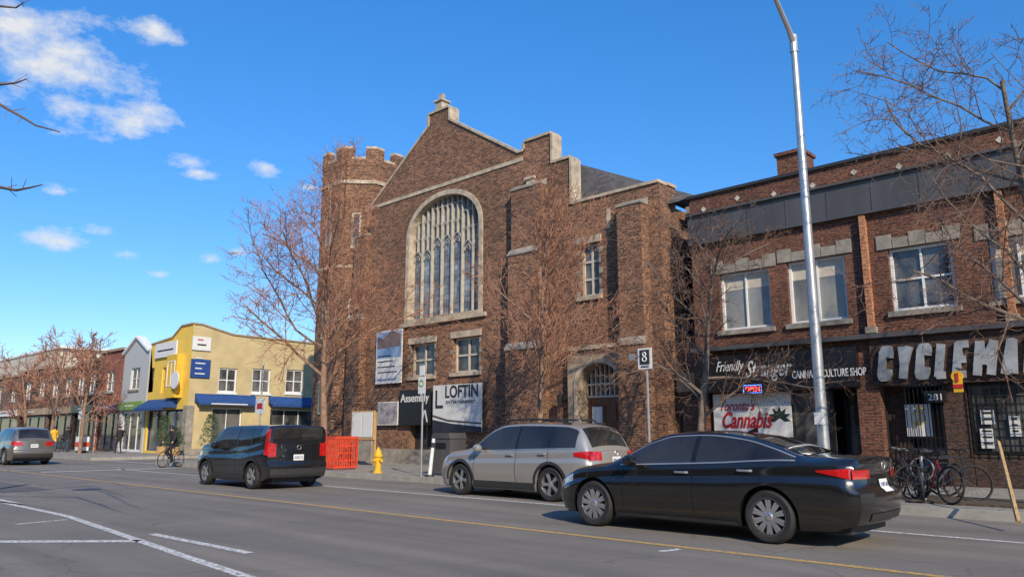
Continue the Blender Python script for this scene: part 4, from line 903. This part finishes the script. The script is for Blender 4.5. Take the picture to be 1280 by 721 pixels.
def walker(st):
    J={'pelvis':(0,0,.95,.12,.15),'waist':(0,0,1.1,.11,.14),'chest':(0,0,1.33,.12,.17),'neck':(.01,0,1.5,.055),'head':(.03,0,1.6,.085),'crown':(.02,0,1.7,.08)}
    E_=[('pelvis','waist'),('waist','chest'),('chest','neck'),('neck','head'),('head','crown')]
    for s_,n in ((1,'l'),(-1,'r')):
        k=s_*st
        J.update({'hip'+n:(0,.09*s_,.88,.09),'knee'+n:(.06+.12*k,.09*s_,.5,.062),'foot'+n:(.22*k,.09*s_,.09,.045),'toe'+n:(.22*k+.16,.1*s_,.04,.035),'sh'+n:(0,.18*s_,1.42,.06),'elb'+n:(-.12*k,.24*s_,1.14,.045),'hand'+n:(.1-.16*k,.24*s_,.92,.035)})
        E_+=[('pelvis','hip'+n),('hip'+n,'knee'+n),('knee'+n,'foot'+n),('foot'+n,'toe'+n),('chest','sh'+n),('sh'+n,'elb'+n),('elb'+n,'hand'+n)]
    return J,E_
J={'pelvis':(-.2,0,1.0,.12,.15),'waist':(-.12,0,1.15,.11,.14),'chest':(0,0,1.36,.12,.16),'neck':(.1,0,1.52,.055),'head':(.15,0,1.61,.085),'crown':(.15,0,1.70,.08)}
E_=[('pelvis','waist'),('waist','chest'),('chest','neck'),('neck','head'),('head','crown')]
for s_,n in ((1,'l'),(-1,'r')):
    kx,kz,fx_,fz=(.18,.78,.08,.28) if s_>0 else (.1,.66,-.12,.42)
    J.update({'hip'+n:(-.16,.09*s_,.96,.085),'knee'+n:(kx+.05,.11*s_,kz,.06),'foot'+n:(fx_-.02,.11*s_,fz,.042),'toe'+n:(fx_+.14,.11*s_,fz-.03,.035),'sh'+n:(.02,.17*s_,1.43,.055),'elb'+n:(.16,.24*s_,1.2,.042),'hand'+n:(.34,.22*s_,1.0,.034)})
    E_+=[('pelvis','hip'+n),('hip'+n,'knee'+n),('knee'+n,'foot'+n),('foot'+n,'toe'+n),('chest','sh'+n),('sh'+n,'elb'+n),('elb'+n,'hand'+n)]
cx_,cy_=G(213,584)
bike(M['bikegrey'],'dark bicycle ridden across the junction by a person in black',(cx_,cy_,0),R(300),0,None)
person('person','person in black jacket and trousers riding a bicycle at the junction',(cx_,cy_,0),R(300),J,E_,False)
for i,(px_,Y_,rz,st,lb_,tp,lg) in enumerate(((66,17.5,0,.8,'person in yellow top walking on the far left pavement','hyd','jean'),(82,18.6,pi,.5,'person in dark clothes standing beside the parked bicycle far left','cloth','jean'),(148,19.2,pi,.9,'person in a dark coat walking past shop windows far left','cloth','cloth'))):
    J2,E2=walker(st);person('person',lb_,(XA(px_,Y_),Y_,.15),rz,J2,E2,True,tp,lg)
bike(M['bikegrey'],'bicycle parked on the far left pavement beside standing person',(XA(79,17.9),17.9,.15),.2,0,None)
X=XA(101,18.);o=root('newspaper_box',(X,18,.15),'red and white newspaper box on far left pavement','newspaper box');part('cabinet',MB().box(X-.5,X+.5,17.8,18.3,.3,1.2),M['white'],o);part('red_band',MB().box(X-.51,X+.51,17.78,18.32,.55,.85),M['red'],o);part('stand',MB().box(X-.45,X+.45,17.85,18.25,.15,.3),M['plastic'],o)
random.seed(3)
def pot(px,Y,label,h=1.7):
    X=XA(px,Y);o=root('potted_evergreen',(X,Y,.15),label,'plant','potted evergreens outside the yellow building')
    part('pot',MB().lathe([(.001,.15),(.28,.15),(.36,.65),(.32,.65),(.001,.6)],(X,Y,0),14),M['rawwood'],o);part('trunk',MB().tube((X,Y,.6),(X,Y,1.0),.03),M['bark'],o)
    b=MB()
    for k in range(1200):
        t=random.random();z=.75+h*t;rr=(.6*(1-t)**.6+.08)*random.random()**.4;a_=random.random()*6.28;p=Vector((X+rr*cos(a_),Y+rr*sin(a_),z));u=Vector((random.uniform(-1,1),random.uniform(-1,1),random.uniform(-1,1)))*.08;v=Vector((random.uniform(-1,1),random.uniform(-1,1),random.uniform(-1,1)))*.08
        b.face([p,p+u,p+v])
    part('crown',b,M['leaf'],o)
pot(203,19.6,'potted evergreen in front of the yellow building, the left one');pot(217,19.6,'short potted evergreen just right of the left one',1.0);pot(262,19.8,'tall potted evergreen at the yellow building side wall')
# ================= TREES
def grow(b,bt,p,d,Ln,r,lv,cf):
    n=6 if lv<2 else 4;pts=[Vector(p)];rs=[r];d=Vector(d).normalized();end=r*(.35 if lv==0 else .5);dirs=[]
    for i in range(n):
        w=cf['wob']*(1+.3*lv)*(.35 if lv==0 else 1);d=(d+Vector((random.gauss(0,w),random.gauss(0,w),random.gauss(0,w)+cf['up']))).normalized()
        pts.append(pts[-1]+d*Ln/n);rs.append(r+(end-r)*(i+1)/n);dirs.append(d.copy())
    (b if lv<=1 else bt).path(pts,rs,8 if lv==0 else 5 if lv<3 else 3)
    if lv>=cf['lv']:return
    k=cf['n'][lv]
    for j in range(k):
        t=cf['st'][lv]+(1-cf['st'][lv])*(j+random.random()*.7)/k;t=min(t,.98);i=min(n-1,int(t*n));q=pts[i].lerp(pts[i+1],t*n-i)
        ax=dirs[i].orthogonal().normalized();ax.rotate(Matrix.Rotation(random.random()*1.2+j*2.4,3,dirs[i]));nd=dirs[i].copy();nd.rotate(Matrix.Rotation(R(random.uniform(*cf['ang'])),3,ax))
        rr=max(cf['minr'],(rs[i])*random.uniform(.4,.55));grow(b,bt,q,nd,Ln*cf['len'][lv]*random.uniform(.7,1.15)*(1.15-.45*t),rr,lv+1,cf)
def tree(px,Y,label,H,r,cf,seed,bk='bark',tw='twig',lean=(0,0,1),base=.15,group='bare street trees'):
    random.seed(seed);X=XA(px,Y);o=root('bare_tree',(X,Y,base),label,'tree',group);b=MB();bt=MB()
    grow(b,bt,(X,Y,base),lean,H,r,0,cf);part('trunk',b,M[bk],o,smooth=True,ang=60);part('crown',bt,M[tw],o);return o
cfA=dict(lv=4,wob=.09,up=.035,n=[15,9,7,5],st=[.25,.2,.15,.1],len=[.50,.55,.55,.5],ang=(28,60),minr=.0095)
cfB=dict(lv=4,wob=.08,up=.05,n=[15,9,7,4],st=[.22,.18,.15,.1],len=[.50,.5,.5,.5],ang=(22,50),minr=.0085)
cfC=dict(lv=4,wob=.12,up=.02,n=[13,9,6,4],st=[.26,.15,.1,.1],len=[.48,.5,.5,.5],ang=(28,60),minr=.0065)
cfD=dict(lv=4,wob=.16,up=.03,n=[15,9,7,4],st=[.3,.15,.1,.1],len=[.52,.5,.5,.5],ang=(35,75),minr=.0055)
cfS=dict(lv=3,wob=.1,up=.04,n=[11,9,7],st=[.25,.15,.1],len=[.5,.5,.5],ang=(28,58),minr=.022)
tree(404,16.1,'tall bare tree with reddish twigs inside the red safety barrier, left of church',9.3,.15,cfA,11)
tree(674,16.6,'bare tree with upright reddish branches in front of the church buttress',7.0,.10,cfB,4)
tree(872,17.4,'low dark bare tree at the left end of the black cannabis shop',5.9,.11,cfC,8,'barkgrey','twigdark')
tree(1345,16.0,'spreading bare tree at the right frame edge in front of bike shop',7.6,.10,cfD,41,'barkgrey','twigdark',(-.05,0,1))
for px_,Y_,H_,sd,lb_ in ((62,17.5,7,31,'bare tree far down the street, near the grey suv'),(100,17.5,6.4,32,'bare tree just right of the far left one, by newspaper box'),(30,17.5,6,33,'smaller bare tree behind the grey suv at left edge')):
    tree(px_,Y_,lb_,H_,.13,cfS,sd)
random.seed(2);o=root('bare_tree',(-13.2,1.4,-.0),'bare tree on the near pavement reaching thin dark twigs in at the upper left','tree');b=MB();bt=MB()
b.path([(-13.2,-.4,.1),(-13.3,-.3,3),(-13.2,-.2,6),(-13.0,-.1,8)],[.2,.17,.13,.08],8)
def P3(px,py,Y=2.2):
    x,z=F(px,py,Y);return Vector((x,Y,z))
def limb(pl,r0,r1,src):
    pts=[Vector(src)]+[P3(*q) for q in pl];bt.path(pts,[r0+(r1-r0)*i/(len(pts)-1) for i in range(len(pts))],5);return pts
for pl in ([(-50,130),(-5,128),(25,145),(45,157),(75,165)],[(-40,108),(0,106),(20,104),(33,99)],[(-40,240),(0,234),(20,238),(36,235),(53,231)],[(-40,30),(0,8),(20,10),(30,3)]):
    pts=limb(pl,.03,.006,(-13.2,-.2,5.5))
    for k in range(7):
        i=random.choice((2,3,4)) if len(pts)>4 else 2;q=pts[i-1].lerp(pts[i],random.random());bt.tube(q,q+Vector((random.uniform(-.05,.2),random.uniform(-.1,.15),random.uniform(-.15,.18))),.005,.003,4)
part('trunk',b,M['barkgrey'],o);part('crown',bt,M['twigdark'],o)
# ================= LIGHT, SKY, CAMERA
SA,SE=R(-30),R(30)
sv=Vector((cos(SE)*cos(SA),cos(SE)*sin(SA),sin(SE)))
sl=bpy.data.lights.new('sun','SUN');sl.energy=5.0;sl.angle=R(.5);sl.color=(1,.87,.68);so=bpy.data.objects.new('sun',sl);C.objects.link(so);so.rotation_euler=(-sv).to_track_quat('-Z','Y').to_euler()
w=bpy.data.worlds.new('World');S.world=w;w.use_nodes=True;t=w.node_tree;bg=t.nodes['Background'];bg.inputs[1].default_value=.15
sk=t.nodes.new('ShaderNodeTexSky');sk.sky_type='NISHITA';sk.sun_disc=False;sk.sun_elevation=SE;sk.sun_rotation=R(120);sk.ozone_density=1.6;sk.dust_density=.2;sk.air_density=1.0
hs=t.nodes.new('ShaderNodeHueSaturation');hs.inputs['Saturation'].default_value=1.3;hs.inputs['Value'].default_value=1.36;L(t,sk.outputs[0],hs.inputs['Color'])
tc=t.nodes.new('ShaderNodeTexCoord');sx=t.nodes.new('ShaderNodeSeparateXYZ');L(t,tc.outputs['Generated'],sx.inputs[0])
def mth(op,a,b=None):
    n=t.nodes.new('ShaderNodeMath');n.operation=op
    for i,v in enumerate((a,b)):
        if v is None:continue
        if isinstance(v,(int,float)):n.inputs[i].default_value=v
        else:L(t,v,n.inputs[i])
    return n.outputs[0]
az=mth('ARCTAN2',sx.outputs[1],sx.outputs[0]);el=mth('ARCSINE',sx.outputs[2])
skc=mixc(t,1.,hs.outputs[0],ramp(t,el,0.,.62,(.50,.56,.70),(.55,.92,1.15)),'MULTIPLY')
cv=t.nodes.new('ShaderNodeCombineXYZ');L(t,az,cv.inputs[0]);L(t,mth('MULTIPLY',el,1.7),cv.inputs[1])
nz=noise(t,13,cv.outputs[0],10,.66)
acc=None
for px_,py_,wx,wy in ((60,75,110,60),(10,25,110,40),(165,148,70,30),(105,100,80,40),(238,203,38,15),(332,210,34,17),(75,240,22,11),(78,303,45,17),(262,325,17,9),(300,315,17,9),(250,216,24,9),(80,135,40,25),(160,318,30,9),(190,40,40,20),(390,234,16,7),(130,290,26,9),(200,342,20,7)):
    d=Vector(ray(px_,py_)).normalized();A_=math.atan2(d.y,d.x);E1=math.asin(d.z);k=1/(950*1.03)
    ex=mth('DIVIDE',mth('SUBTRACT',az,A_),wx*k/cos(E1));ey=mth('DIVIDE',mth('SUBTRACT',el,E1),wy*k)
    q=mth('SUBTRACT',1.,mth('SQRT',mth('ADD',mth('MULTIPLY',ex,ex),mth('MULTIPLY',ey,ey))));acc=q if acc is None else mth('MAXIMUM',acc,q)
den=mth('ADD',mth('MULTIPLY',acc,.95),mth('MULTIPLY',mth('SUBTRACT',nz,.535),3.4))
cf_=ramp(t,den,.1,1.1)
fc=mixc(t,cf_,skc,(5.2,5.4,5.7));L(t,fc,bg.inputs[0])
cam=bpy.data.cameras.new('camera');cam.sensor_width=36;cam.lens=FX/1280*36;cam.clip_end=3000;co=bpy.data.objects.new('camera',cam);C.objects.link(co);co.location=(0,0,CH);co.rotation_euler=(pi/2+PIT,0,HD-pi/2);S.camera=co
S.view_settings.view_transform='Standard';S.view_settings.look='None';S.view_settings.exposure=0
